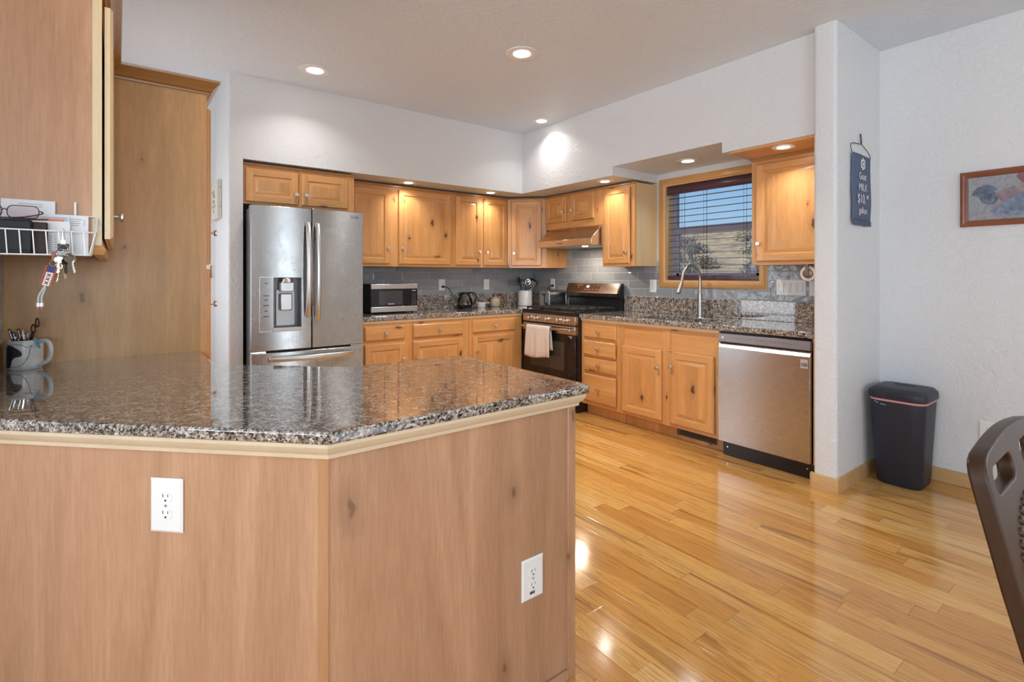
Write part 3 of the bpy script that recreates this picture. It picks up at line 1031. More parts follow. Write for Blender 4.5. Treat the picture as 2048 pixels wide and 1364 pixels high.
# sink
t = thing('sink', 'undermount steel sink set in the worktop under the window', 'sink', ((hx0 + hx1) / 2, (hy0 + hy1) / 2, 0.67))
b = MB()
cx_, cy_ = 0, 0
w_, d_ = hx1 - hx0 + 0.012, hy1 - hy0 + 0.012
b.loft([(rrect(0, 0, w_ + 0.03, d_ + 0.03, 0.06), 0.205), (rrect(0, 0, w_, d_, 0.05), 0.204), (rrect(0, 0, w_ - 0.02, d_ - 0.02, 0.05), 0.02), (rrect(0, 0, w_ - 0.10, d_ - 0.10, 0.05), 0.0)], caps=False)
b.f([b.v((p[0], p[1], 0.0)) for p in rrect(0, 0, w_ - 0.10, d_ - 0.10, 0.05)])
b.build('bowl', STH, t, smooth=50)
MB().stack((0, 0, 0.0), (0, 0, 1), [(0, 0.045), (0.003, 0.045), (0.004, 0.02), (0.001, 0.0)], 20).build('drain', CHR, t)

# peninsula worktop
t = thing('worktop', 'large L-shaped granite peninsula worktop in the foreground', 'worktop', (0.366, 1.132, 0.885))
pen = [(0.366, 1.132), (1.178, 1.132), (1.190, 1.144), (1.190, 1.85), (1.183, 1.872), (1.165, 1.895), (1.14, 1.908), (1.11, 1.912), (0.690, 1.912), (0.302, 2.30), (0.302, 2.719), (XL + 0.001, 2.719), (XL + 0.001, 1.847)]
o = MB().prism(pen, 0.886, 0.914).build('slab', GR, t, bevel=0.006, seg=3); PI_ = Matrix.Translation((-0.366, -1.132, -0.885)); o.matrix_parent_inverse = PI_
tag(MB().box(XL + 0.0008, XL + 0.018, 1.86, 2.719, 0.9145, 1.014).build('granite_backsplash', GR, None, bevel=0.002), 'granite upstand at the far left beside the mug', 'backsplash')

# peninsula base
t = thing('peninsula_cabinet', 'alder veneered peninsula base in the foreground under the granite worktop', 'cabinet', (0.376, 1.165, 0))
PI_ = Matrix.Translation((-0.376, -1.165, 0))
def pen_part(b, name, mat, **kw):
    o = b.build(name, mat, t, **kw); o.matrix_parent_inverse = PI_; return o
pen_part(MB().prism([(0.383, 1.172), (1.136, 1.172), (1.136, 1.88), (0.68, 1.88), (0.28, 2.28), (0.28, 2.71), (XL + 0.002, 2.71), (XL + 0.002, 1.907)], 0.0, 0.884), 'carcass', PV, smooth=0)
def slabline(p, q, th, z0, z1):
    """thin vertical board from plan point p to q, thickness towards the inside (left of travel)"""
    d = Vector((q[0] - p[0], q[1] - p[1])).normalized(); n = Vector((-d.y, d.x)) * th
    return MB().prism([p, q, (q[0] + n.x, q[1] + n.y), (p[0] + n.x, p[1] + n.y)], z0, z1)
pen_part(slabline((XL + 0.003, 1.893), (0.3575, 1.1825), 0.006, 0.004, 0.886), 'diagonal_panel', PV)
pen_part(slabline((0.379, 1.166), (1.112, 1.166), 0.006, 0.004, 0.886), 'front_panel', PV)
pen_part(MB().prism([(0.3575, 1.1825), (0.375, 1.165), (0.3785, 1.165), (0.3785, 1.171), (0.362, 1.187)], 0.0, 0.886), 'corner_strip', wood('veneer_strip', (0.50, 0.26, 0.125), (0.41, 0.195, 0.085), 'Z', knots=0.2, boards=0.5))
pen_part(MB().box(1.112, 1.143, 1.158, 1.88, 0.0, 0.886), 'end_post', PV, bevel=0.002)
pen_part(MB().box(0.385, 1.112, 1.156, 1.166, 0.0, 0.032), 'shoe_strip', PV, bevel=0.003)
mprof = [(0.0, 0.849), (0.010, 0.849), (0.011, 0.858), (0.020, 0.866), (0.026, 0.878), (0.026, 0.886), (0.0, 0.886)]
pen_part(MB().sweep([(XL + 0.03, 1.51 - (XL + 0.03) + 0.03), (0.376, 1.164), (1.144, 1.164), (1.144, 1.88)], mprof), 'cove_moulding', MAPH, smooth=25)

# ================================================================== pantry and left wall cabinet
t = thing('pantry_cabinet', 'tall alder pantry cabinet standing behind the peninsula mug', 'cabinet', (XL + 0.003, 2.722, 0))
PI_ = Matrix.Translation((-XL - 0.003, -2.722, 0))
def part(b, name, mat, **kw):
    o = b.build(name, mat, t, **kw); o.matrix_parent_inverse = PI_; return o
part(MB().box(XL + 0.003, 0.301, 2.722, 3.32, 0.0, 2.11), 'carcass', PVD)
part(MB().box(0.301, 0.325, 2.722, 2.76, 0.0, 2.11).box(0.301, 0.325, 3.28, 3.32, 0.0, 2.11).box(0.301, 0.325, 2.76, 3.28, 2.03, 2.11).box(0.301, 0.325, 2.76, 3.28, 1.26, 1.34).box(0.301, 0.325, 2.76, 3.28, 0.0, 0.12), 'face_frame', WV, smooth=0)
for z0, z1, kz in ((0.13, 1.29, 1.127), (1.31, 2.03, 1.46)):
    d = MB().panel(0, 0.56, 0, z1 - z0, DOOR_LOOPS, 0, 1, 0.0, stile=2).build('door', [WV, WH], t, smooth=20)
    d.location = (0.325 - XL - 0.003, 0.016, z0); d.rotation_euler = (0, 0, PI / 2)
    knob(d, 0.036, -0.020, kz - z0)
cprof = [(0.0, 2.088), (0.008, 2.088), (0.010, 2.096), (0.020, 2.101), (0.024, 2.110), (0.034, 2.121), (0.048, 2.136), (0.050, 2.146), (0.0, 2.146)]
part(MB().sweep([(XL + 0.34 - 0.02, 2.721), (0.326, 2.721), (0.326, 3.32)], cprof), 'crown_moulding', CRN, smooth=25)

t = thing('child_latch', 'white plastic child latch between the two pantry doors', 'latch', (0.3465, 2.748, 1.30))
MB().box(0, 0.010, -0.008, 0.03, -0.050, 0.008).build('strap', WHT, t, bevel=0.003)
MB().box(0, 0.014, -0.010, 0.032, -0.050, -0.030).build('pad', WHT, t, bevel=0.003)

t = thing('wall_cabinet', 'alder wall cabinet high on the left with the wire basket on its side', 'cabinet', (XL + 0.003, 1.95, 1.32))
PI_ = Matrix.Translation((-XL - 0.003, -1.95, -1.32))
part(MB().box(XL + 0.003, -0.058, 1.952, 2.72, 1.345, 2.11), 'carcass', PVU)
part(MB().box(-0.058, -0.036, 1.952, 1.99, 1.335, 2.11).box(-0.058, -0.036, 2.68, 2.72, 1.335, 2.11).box(-0.058, -0.036, 1.99, 2.68, 1.335, 1.375).box(-0.058, -0.036, 1.99, 2.68, 2.06, 2.11), 'face_frame', MAPV, smooth=0)
part(MB().sweep([(XL + 0.01, 1.953), (-0.036, 1.953), (-0.036, 2.72)], [(-0.02, 1.32), (0.004, 1.32), (0.010, 1.334), (0.002, 1.348), (-0.02, 1.348)]), 'light_rail', WH, smooth=25)
for y0, kside in ((1.962, 0.345), (2.338, 0.03)):
    d = MB().panel(0, 0.372, 0, 0.695, DOOR_LOOPS, 0, 1, 0.0, stile=2).build('door', [MAPV, MAPV], t, smooth=20)
    d.location = (-0.036 - XL - 0.003 + 0.006, y0 - 1.95, 1.368 - 1.32); d.rotation_euler = (0, 0, PI / 2)
    knob(d, kside, -0.020, 0.10)
part(MB().sweep([(XL + 0.01, 1.951), (-0.036, 1.951), (-0.036, 2.718)], cprof), 'crown_moulding', CRN, smooth=25)
# ================================================================== refrigerator
t = thing('refrigerator', 'stainless french-door refrigerator with water dispenser in the left alcove', 'refrigerator', (0.752, 4.02, 0))
FW = 0.823
DKS = plain('fridge_side_grey', (0.10, 0.10, 0.105), 0.4, 0.3)
MB().box(0.006, FW - 0.006, 0.075, 0.735, 0.02, 1.752).build('body', DKS, t, bevel=0.004)
def bow(x, wide=FW, amt=0.016):
    u = (x - wide / 2) / (wide / 2)
    return -amt * (1 - u * u)
def fridge_door(name, x0, x1, z0, z1, hole=None):
    b = MB()
    xs = [x0 + (x1 - x0) * i / 16 for i in range(17)]
    zs = [z0, z1]
    if hole:
        xs = sorted(set([x for x in xs if not any(abs(x - h) < 0.012 for h in hole[:2])] + [hole[0], hole[1]]))
        zs = sorted([z0, hole[2], hole[3], z1])
    for xa, xb in zip(xs, xs[1:]):
        for za, zb in zip(zs, zs[1:]):
            if hole and xa >= hole[0] - 1e-6 and xb <= hole[1] + 1e-6 and za >= hole[2] - 1e-6 and zb <= hole[3] + 1e-6:
                continue
            b.quad([(xa, bow(xa), za), (xb, bow(xb), za), (xb, bow(xb), zb), (xa, bow(xa), zb)])
    yb = 0.068
    for xa, xb in zip(xs, xs[1:]):
        b.quad([(xa, bow(xa), z1), (xb, bow(xb), z1), (xb, yb, z1), (xa, yb, z1)])
        b.quad([(xa, bow(xa), z0), (xb, bow(xb), z0), (xb, yb, z0), (xa, yb, z0)])
    for x in (x0, x1):
        for za, zb in zip(zs, zs[1:]):
            b.quad([(x, bow(x), za), (x, yb, za), (x, yb, zb), (x, bow(x), zb)])
    b.quad([(x0, yb, z0), (x1, yb, z0), (x1, yb, z1), (x0, yb, z1)])
    return b.build(name, ST, t, bevel=0.004, smooth=30)
HX0, HX1, HZ0, HZ1 = 0.146, 0.342, 0.858, 1.248
ld = fridge_door('door', 0.0, 0.414, 0.716, 1.768, (HX0, HX1, HZ0, HZ1))
rd = fridge_door('door', 0.420, FW, 0.716, 1.770)
fd = fridge_door('freezer_drawer', 0.0, FW, 0.06, 0.700)
MB().box(0.01, FW - 0.01, 0.02, 0.07, 0.700, 0.716).build('gasket', BLKM, t)
for xa in (0.0, FW - 0.10):
    MB().box(xa, xa + 0.10, 0.004, 0.06, 0.700, 0.714).build('hinge', CHR, t, bevel=0.002)
for xa in (0.03, FW - 0.09):
    MB().box(xa, xa + 0.06, 0.03, 0.13, 1.752, 1.775).build('hinge_cover', DKS, t, bevel=0.004)
def vhandle(parent, x, z0, z1):
    pts = []
    for i in range(17):
        u = i / 16
        pts.append((x, bow(x) - 0.020 - 0.045 * math.sin(PI * u) ** 0.6, z0 + (z1 - z0) * u))
    b = MB(); rings = []
    for i, p in enumerate(pts):
        w_ = 0.017; d_ = 0.010
        rings.append([b.v((p[0] + w_ * q[0], p[1] + d_ * q[1], p[2])) for q in ((-1, -0.5), (-0.6, -1), (0.6, -1), (1, -0.5), (1, 1), (-1, 1))])
    b.skin(rings)
    for z in (z0 + 0.012, z1 - 0.012):
        b.box(x - 0.013, x + 0.013, bow(x) - 0.024, bow(x) + 0.001, z - 0.012, z + 0.012)
    return b.build('handle', STH, parent, bevel=0.002, smooth=40)
vhandle(ld, 0.382, 0.955, 1.662)
vhandle(rd, 0.452, 0.925, 1.660)
b = MB(); rings = []
for i in range(17):
    u = i / 16; x = 0.115 + 0.615 * u
    y = bow(x) - 0.018 - 0.035 * math.sin(PI * u) ** 0.6
    rings.append([b.v((x, y + 0.010 * q[0], 0.652 + 0.019 * q[1])) for q in ((-0.5, -1), (-1, -0.5), (-1, 0.6), (-0.5, 1), (1, 1), (1, -1))])
b.skin(rings)
for x in (0.127, 0.718): b.box(x - 0.012, x + 0.012, bow(x) - 0.022, bow(x) + 0.001, 0.638, 0.666)
b.build('handle', STH, fd, bevel=0.002, smooth=40)
# dispenser
dp = bpy.data.objects.new('dispenser', None); COL.objects.link(dp); dp.parent = t
PLT = plain('dispenser_silver', (0.46, 0.46, 0.465), 0.35, 0.7)
yb0 = bow(0.24)
b = MB()
b.box(HX0, HX1, 0.062, 0.067, HZ0, HZ1)
b.box(HX0, HX0 + 0.004, yb0 + 0.004, 0.065, HZ0, HZ1); b.box(HX1 - 0.004, HX1, yb0 + 0.004, 0.065, HZ0, HZ1)
b.box(HX0, HX1, yb0 + 0.004, 0.065, HZ1 - 0.004, HZ1)
b.build('recess', plain('dispenser_grey', (0.16, 0.16, 0.165), 0.35, 0.6), dp)
MB().box(HX0 + 0.03, HX1 - 0.03, 0.048, 0.064, HZ0 + 0.03, HZ1 - 0.09).build('recess_back', PLT, dp, bevel=0.004)
MB().box(HX0 - 0.003, HX1 + 0.003, yb0 - 0.010, 0.06, HZ0 - 0.006, HZ0 + 0.022).build('drip_tray', PLT, dp, bevel=0.003)
b = MB().cyl((0.243, 0.012, HZ1 - 0.004), (0.243, 0.012, HZ1 - 0.04), 0.035, 0.045).box(0.196, 0.290, -0.014, 0.050, HZ1 - 0.105, HZ1 - 0.035)
b.build('spout', STH, dp, bevel=0.006)
MB().box(0.198, 0.284, 0.010, 0.030, HZ1 - 0.245, HZ1 - 0.118).build('paddle', STH, dp, bevel=0.008)
b = MB(); w_ = 0.003
for xa, xb, za, zb in ((0.055, HX1 + 0.004, HZ1, HZ1 + 0.004), (0.055, HX0, HZ0 - 0.004, HZ0), (0.055, 0.058, HZ0, HZ1), (HX0 - 0.003, HX0, HZ0, HZ1), (HX1, HX1 + 0.004, HZ0, HZ1)):
    b.box(xa, xb, bow((xa + xb) / 2) - 0.002, bow((xa + xb) / 2) + 0.004, za, zb)
b.build('surround', STH, dp)
for i, z in enumerate((1.205, 1.115, 1.085, 1.045, 1.005, 0.965)):
    x = 0.100; hw_ = 0.018 if i % 2 else 0.011
    MB().box(x - hw_, x + hw_, bow(x) - 0.0015, bow(x) + 0.002, z - 0.0025, z + 0.0025).build('button_mark', SLOT, dp)
yl = bow(0.75) - 0.0012
text_mesh('lettering', 'LG', 0.030, plain('logo_grey', (0.16, 0.16, 0.17), 0.4), rd, face_text(0.765, yl - 0.001, 1.726))
b = MB(Matrix.Translation((0.727, yl, 1.726)) @ Matrix.Rotation(PI / 2, 4, 'X'))
b.tube([(0.0105 * math.cos(2 * PI * i / 20), 0.0105 * math.sin(2 * PI * i / 20), 0) for i in range(20)], 0.0016, 6, closed=True)
b.box(-0.001, 0.001, -0.006, 0.006, -0.001, 0.001); b.box(0, 0.006, -0.006, -0.004, -0.001, 0.001); b.cyl((-0.005, 0.004, 0), (-0.005, 0.004, 0.001), 0.002, n=8)
b.build('logo', plain('logo_grey', (0, 0, 0)), rd)
MB().box(0.715, 0.798, bow(0.76) - 0.002, bow(0.76) + 0.002, 0.742, 0.754).build('badge', plain('badge_grey', (0.3, 0.3, 0.31), 0.4, 0.5), rd)

# ================================================================== range hood
t = thing('range_hood', 'stainless under-cabinet range hood over the stove', 'range hood', (3.52, 4.115, 1.556), -PI / 2)
w = 0.757
b = MB()
b.xprism([(0, 0), (0, 0.062), (0.155, 0.194), (0.47, 0.194), (0.47, 0)], 0, w)
HOODM = steel('steel_hood', (0.72, 0.66, 0.585), 0.25, 'X', 0.2)
b.build('shell', HOODM, t, bevel=0.002, smooth=25)
b = MB()
for i in range(5): b.box(0.285 + i * 0.017, 0.285 + i * 0.017 + 0.010, -0.002, 0.001, 0.025, 0.033)
b.build('button', BLK, t)
MB().box(0.03, w - 0.03, 0.03, 0.44, -0.003, 0.001).build('filter', STH, t)
MB().cyl((0.56, 0.12, -0.004), (0.56, 0.12, -0.010), 0.03).build('lamp_lens', glow('hood_lens', (1.0, 0.86, 0.66), 5.0), t)
light('hood_lamp', 'AREA', (0.45, 0.16, -0.014), P_HOOD, (1.0, 0.84, 0.66), (0, 0, 0), t, shape='DISK', size=0.08)

# ================================================================== range
t = thing('range', 'stainless gas range with black oven door between the two worktops', 'stove', (3.30, 4.105, 0), -PI / 2)
w = 0.757
RG = steel('steel_range', (0.55, 0.51, 0.475), 0.26, 'X', 0.25)
MB().box(0, w, 0.035, 0.66, 0.03, 0.889).build('body', BLK, t, bevel=0.002)
b = MB().box(0.002, w - 0.002, -0.012, 0.645, 0.889, 0.917).box(0.002, w - 0.002, -0.012, 0.02, 0.917, 0.926)
b.build('cooktop', BLK, t, bevel=0.004)
MB().box(0, w, 0.0, 0.04, 0.806, 0.889).build('front_panel', RG, t, bevel=0.003)
MB().box(0.01, w - 0.01, 0.012, 0.04, 0.795, 0.806).build('vent_gap', BLKM, t)
kb = plain('knob_steel', (0.72, 0.64, 0.58), 0.25, 1.0)
for x in (0.119, 0.218, 0.381, 0.542, 0.636):
    o = MB().stack((x, 0.0, 0.846), (0, -1, 0), [(0, 0.026), (0.006, 0.026), (0.008, 0.021), (0.030, 0.019), (0.033, 0.016)], 24).box(x - 0.004, x + 0.004, -0.037, -0.028, 0.830, 0.862).build('knob', kb, t, bevel=0.0015)
dr = MB().box(0, w, 0.0, 0.038, 0.205, 0.718).build('oven_door', GLS, t, bevel=0.003)
MB().box(0, w, -0.002, 0.038, 0.718, 0.793).build('door_band', RG, dr, bevel=0.003)
b = MB().box(0.02, w - 0.02, -0.052, -0.034, 0.748, 0.774).box(0.03, 0.055, -0.036, 0, 0.750, 0.772).box(w - 0.055, w - 0.03, -0.036, 0, 0.750, 0.772)
b.build('handle', RG, dr, bevel=0.005)
MB().box(0.130, 0.610, -0.0015, 0.002, 0.375, 0.640).build('oven_window', plain('oven_window', (0.05, 0.04, 0.033), 0.08), dr, bevel=0.001)
b = MB()
b.box(0.690, 0.712, -0.0015, 0.001, 0.685, 0.706); b.box(0.665, 0.680, -0.0015, 0.001, 0.700, 0.704)
b.build('badge', plain('badge_pale', (0.65, 0.62, 0.6), 0.4), dr)
MB().box(0.697, 0.705, -0.0025, 0.0, 0.691, 0.700).build('badge_mark', SLOT, dr)
MB().box(0, w, 0.002, 0.04, 0.045, 0.198).build('storage_drawer', BLK, t, bevel=0.003)
MB().box(0.02, w - 0.02, 0.06, 0.64, 0.0, 0.045).build('plinth', BLKM, t)
bg = MB().xprism([(0.675, 0.917), (0.675, 1.183), (0.640, 1.183), (0.592, 1.082), (0.604, 1.052), (0.640, 1.030), (0.640, 0.917)], 0.012, w - 0.004).build('backguard', BLK, t, smooth=20, bevel=0.001)
def slope_plate(x0, x1, u0, u1, off, th=0.002):
    p = Vector((0.592, 1.082)); q = Vector((0.640, 1.183)); d = q - p; n = Vector((-d.y, d.x)).normalized() * off
    a = p + d * u0 + n; c = p + d * u1 + n
    m_ = n.normalized() * th
    return MB().xprism([(a.x, a.y), (a.x + m_.x, a.y + m_.y), (c.x + m_.x, c.y + m_.y), (c.x, c.y)], x0, x1)
slope_plate(0.008, w - 0.022, 0.0, 1.0, 0.0005).build('control_panel', RG, bg)
MB().xprism([(0.5915, 1.082), (0.590, 1.083), (0.602, 1.050), (0.640, 1.028), (0.640, 1.030), (0.604, 1.052)], 0.008, w - 0.022).build('panel_lip', RG, bg)
dsp = slope_plate(0.140, 0.485, 0.20, 0.88, 0.0028).build('display', plain('display_brown', (0.06, 0.028, 0.016), 0.12), bg)
slope_plate(0.302, 0.340, 0.55, 0.76, 0.005, 0.0006).build('clock', glow('clock_blue', (0.45, 0.62, 1.0), 1.6), dsp)
b = []
ic = plain('icon_pale', (0.55, 0.42, 0.34), 0.5)
for x, u in [(0.17, 0.74), (0.195, 0.74), (0.225, 0.74), (0.18, 0.55), (0.28, 0.31), (0.305, 0.31), (0.33, 0.31), (0.36, 0.31), (0.40, 0.33), (0.44, 0.31), (0.46, 0.72), (0.468, 0.33)]:
    b.append((x, u))
mb = MB()
for x, u in b:
    p = Vector((0.592, 1.082)); d = Vector((0.048, 0.101)); n = Vector((-d.y, d.x)).normalized() * 0.0053
    a = p + d * u + n
    mb.xprism([(a.x, a.y), (a.x + n.x * 0.1, a.y + n.y * 0.1), (a.x + d.x * 0.07 + n.x * 0.1, a.y + d.y * 0.07 + n.y * 0.1), (a.x + d.x * 0.07, a.y + d.y * 0.07)], x, x + 0.009)
mb.build('touch_mark', ic, dsp)
# grates and burners
for gx0, gx1 in ((0.02, 0.255), (0.262, 0.495), (0.502, 0.737)):
    b = MB()
    z = 0.938
    for x in (gx0 + 0.006, (gx0 + gx1) / 2, gx1 - 0.006):
        b.box(x - 0.006, x + 0.006, 0.035, 0.575, z, z + 0.013)
    for y in (0.041, 0.17, 0.305, 0.44, 0.569):
        b.box(gx0, gx1, y - 0.006, y + 0.006, z, z + 0.013)
    for x in (gx0 + 0.008, gx1 - 0.008):
        for y in (0.043, 0.567): b.box(x - 0.007, x + 0.007, y - 0.007, y + 0.007, 0.917, z)
    b.build('grate', IRON, t, bevel=0.002)
for x, y, r in ((0.137, 0.17, 0.042), (0.137, 0.44, 0.034), (0.378, 0.305, 0.046), (0.62, 0.17, 0.05), (0.62, 0.44, 0.036)):
    MB().stack((x, y, 0.917), (0, 0, 1), [(0, r + 0.012), (0.006, r + 0.010), (0.007, r), (0.014, r), (0.016, r - 0.008)], 20).build('burner', IRON, t)

# dish towel over the oven handle
t = thing('dish_towel', 'pale cotton dish towel hanging over the oven door handle', 'towel', (3.30 - 0.043, 4.105 - 0.30, 0.776), -PI / 2)
b = MB(); NX = 26
prof = [(0.014, -0.23)] + [(0.013 - 0.001 * i, -0.23 + 0.022 * i) for i in range(1, 10)] + [(0.0125, -0.006), (0.008, 0.002), (0, 0.004), (-0.009, 0.001), (-0.014, -0.008)] + [(-0.015 - 0.004 * i / 12, -0.008 - 0.285 * i / 12) for i in range(1, 13)]
rows = []
for j, (y, z) in enumerate(prof):
    row = []
    for i in range(NX + 1):
        u = i / NX
        down = max(0, -z)
        x = (u - 0.5) * (0.345 + 0.10 * down)
        fold = 0.010 * math.sin(u * 7.5 + 0.6) * min(1, down / 0.12) + 0.004 * math.sin(u * 19 + 2) * min(1, down / 0.2)
        zz = z - (0.018 * math.sin(u * 4 + 0.5) + 0.012 * u) * min(1, down / 0.25)
        yy = y + (fold * 0.25 if y > 0 else -abs(fold))
        row.append(b.v((x, yy, zz)))
    rows.append(row)
for a, c in zip(rows, rows[1:]):
    for i in range(NX):
        b.f([a[i], a[i + 1], c[i + 1], c[i]])
TOW = plain('towel_cotton', (0.70, 0.60, 0.52), 0.9, nz=0.06, nscale=400, bump=0.3)
b.build('cloth', TOW, t, solid=0.004, smooth=60)
b = MB()
for z in (-0.245, -0.262):
    pts = []
    for i in range(NX + 1):
        u = i / NX; down = -z
        fold = 0.010 * math.sin(u * 7.5 + 0.6) + 0.004 * math.sin(u * 19 + 2)
        pts.append(((u - 0.5) * (0.345 + 0.10 * down), -0.0205 - abs(fold), z - (0.018 * math.sin(u * 4 + 0.5) + 0.012 * u)))
    b.tube(pts, 0.0018, 5)
b.build('hem', plain('towel_hem', (0.58, 0.47, 0.40), 0.9), t)

# ================================================================== dishwasher
t = thing('dishwasher', 'stainless built-in dishwasher beside the white wing wall', 'dishwasher', (3.345, 1.973, 0), -PI / 2)
w = 0.602
DWS = steel('steel_dishwasher', (0.54, 0.53, 0.53), 0.30, 'X', 0.15, aniso=0.7)
MB().box(0.006, w - 0.006, 0.045, 0.60, 0.10, 0.870).build('tub', BLK, t)
b = MB().xprism([(0.0, 0.108), (-0.004, 0.45), (0.0, 0.762), (0.018, 0.792), (0.045, 0.797), (0.045, 0.108)], 0, w)
dd = b.build('door', DWS, t, bevel=0.002, smooth=25)
MB().xprism([(-0.002, 0.803), (0.002, 0.858), (0.045, 0.858), (0.045, 0.797), (0.012, 0.797)], 0, w).build('control_strip', plain('strip_grey', (0.30, 0.275, 0.29), 0.35, 0.6), t, bevel=0.002)
b = MB()
random.seed(3)
for i in range(18):
    x = 0.10 + i * 0.024
    if i in (6, 10): continue
    b.box(x, x + random.choice((0.006, 0.010, 0.013)), -0.0014, 0.001, 0.829 + (i % 2) * 0.004, 0.8315 + (i % 2) * 0.004)
b.build('control_mark', SLOT, t)
MB().cyl((0.035, 0.001, 0.832), (0.035, -0.0035, 0.832), 0.008).build('power_button', plain('button_pale', (0.75, 0.75, 0.78), 0.3), t)
b = MB().box(0.006, w + 0.003, 0.055, 0.075, 0.004, 0.100)
b.build('toe_panel', BLK, t)
b = MB()
for x in (0.04, 0.565): b.cyl((x, 0.055, 0.06), (x, 0.052, 0.06), 0.005)
b.build('screw', CHR, t)
st_ = MB().box(0.548, 0.590, -0.0022, 0.002, 0.690, 0.745).build('sticker', plain('sticker_tan', (0.50, 0.42, 0.36), 0.5), dd)
b = MB(Matrix.Translation((0.569, -0.0030, 0.713)) @ Matrix.Rotation(PI / 2, 4, 'X'))
b.tube([(0.006 + 0.010 * math.cos(2 * PI * i / 22), 0.010 * math.sin(2 * PI * i / 22), 0) for i in range(22)], 0.0019, 6, closed=True)
b.box(-0.014, -0.010, -0.012, 0.012, -0.001, 0.001); b.box(0.001, 0.011, -0.001, 0.001, -0.001, 0.001); b.box(0.005, 0.007, -0.004, 0.004, -0.001, 0.001)
b.build('sticker_mark', SLOT, st_)

# toe-kick register
t = thing('floor_register', 'brown slotted heating register in the toe kick under the sink cabinet', 'vent', (3.4515, 2.379, 0.029), -PI / 2)
RGM = plain('register_brown', (0.10, 0.075, 0.045), 0.45, 0.4)
b = MB()
b.box(0, 0.335, 0, 0.003, 0, 0.010).box(0, 0.335, 0, 0.003, 0.048, 0.058).box(0, 0.03, 0, 0.003, 0.01, 0.048).box(0.32, 0.335, 0, 0.003, 0.01, 0.048)
b.build('frame', RGM, t)
b = MB()
for i in range(19):
    x = 0.032 + i * 0.0152
    b.box(x, x + 0.006, 0.0005, 0.003, 0.010, 0.048)
b.build('slat', RGM, t)
MB().box(0.01, 0.33, 0.0030, 0.0034, 0.004, 0.054).build('duct', BLKM, t)

# ================================================================== microwave
t = thing('microwave', 'black and stainless countertop microwave on the back worktop beside the refrigerator', 'microwave', (1.819, 4.455, 0.914))
w, h0, h1 = 0.462, 0.012, 0.270
MB().box(0.0, w, 0.022, 0.295, h0, h1).build('body', BLKM, t, bevel=0.004)
d = MB().box(0, w, 0, 0.022, h0 + 0.045, h1 - 0.045).build('door', GLS, t, bevel=0.002)
MB().box(0, w, -0.004, 0.022, h1 - 0.045, h1).build('top_band', STH, t, bevel=0.003)
MB().box(0, w, -0.004, 0.022, h0, h0 + 0.050).build('bottom_band', STH, t, bevel=0.003)
MB().box(0.075, 0.310, -0.0012, 0.001, h0 + 0.068, h1 - 0.062).build('window', plain('microwave_window', (0.055, 0.055, 0.058), 0.05), d)
b = MB()
for r_ in range(7):
    for c_ in range(4):
        b.box(0.405 + c_ * 0.012, 0.405 + c_ * 0.012 + 0.006, -0.001, 0.001, h0 + 0.065 + r_ * 0.017, h0 + 0.068 + r_ * 0.017)
b.box(0.405, 0.447, -0.001, 0.001, h1 - 0.068, h1 - 0.058)
b.build('keypad', plain('keypad_grey', (0.42, 0.42, 0.44), 0.5), d)
MB().box(0.165, 0.222, -0.0022, 0.0005, h0 + 0.070, h0 + 0.078).build('badge', plain('badge_silver', (0.7, 0.7, 0.7), 0.3, 0.6), d)
b = MB()
for x in (0.03, w - 0.03):
    for y in (0.05, 0.27): b.cyl((x, y, 0.0005), (x, y, h0), 0.012)
b.build('foot', BLKM, t)

# ================================================================== outlets and switches
def outlet(label, loc, rz, w=0.073, h=0.119, group=None, halves=2):
    t = thing('wall_outlet', label, 'outlet', loc, rz, group)
    MB().panel(-w / 2, w / 2, -h / 2, h / 2, [(0, 0), (0, 0.002), (0.005, 0.005), (0.006, 0.005)], 0, 0).build('plate', WHT, t, smooth=20)
    for s_ in (-1, 1):
        z = s_ * 0.0195
        b = MB()
        pts = []
        for i in range(24):
            a = 2 * PI * i / 24
            pts.append((0.0172 * max(-0.82, min(0.82, math.cos(a))) / 0.82 if False else 0.0165 * math.cos(a), z + max(-0.0135, min(0.0135, 0.0165 * math.sin(a)))))
        b.yprism(pts, -0.0062, -0.0045, 0)
        b.box(-0.0075, -0.0058, -0.0067, -0.006, z + 0.000, z + 0.008, 1); b.box(0.0055, 0.0070, -0.0067, -0.006, z + 0.001, z + 0.0075, 1)
        b.cyl((0, -0.006, z - 0.007), (0, -0.0067, z - 0.007), 0.0026, n=10, m=1)
        b.build('receptacle', [WHT, SLOT], t, smooth=30)
    MB().cyl((0, -0.0045, 0), (0, -0.0062, 0), 0.003, n=12).build('screw', NICK, t)
    return t
YT = YB - 0.0105
outlet('white outlet on grey tile above the coffee carafe, with the black cord plugged in', (2.737, YT, 1.166), 0)
outlet('white outlet on grey tile left of the utensil crock', (3.313, YT, 1.164), 0)
XT = XR - 0.0105
outlet('white outlet on grey tile behind the toaster', (XT, 4.412, 1.170), -PI / 2)
outlet('white outlet on grey tile between the range and the window', (XT, 3.012, 1.165), -PI / 2)
outlet('white outlet half hidden behind the white wing wall under the paper towel roll', (XT, 1.603, 1.172), -PI / 2)
outlet('white outlet low on the dining wall behind the chair', (XR - 0.0005, 0.672, 0.352), -PI / 2, 0.085, 0.119)
outlet('white outlet on the diagonal peninsula panel at lower left', (0.0935, 1.4465 - 0.0005, 0.7205), -PI / 4, 0.083, 0.126)
outlet('white outlet on the front peninsula panel near the floor', (0.9715, 1.1655, 0.3665), 0, 0.081, 0.121)
t = [o for o in COL.objects if o.get('label', '').startswith('white outlet on the front peninsula')][0]
b = MB()
for k_, (xa, hh_) in enumerate(((-0.012, 0.008), (-0.0085, 0.0065), (-0.005, 0.008), (-0.001, 0.007), (0.003, 0.008))):
    b.box(xa, xa + 0.0028, -0.0056, -0.0048, -0.044, -0.044 + hh_)
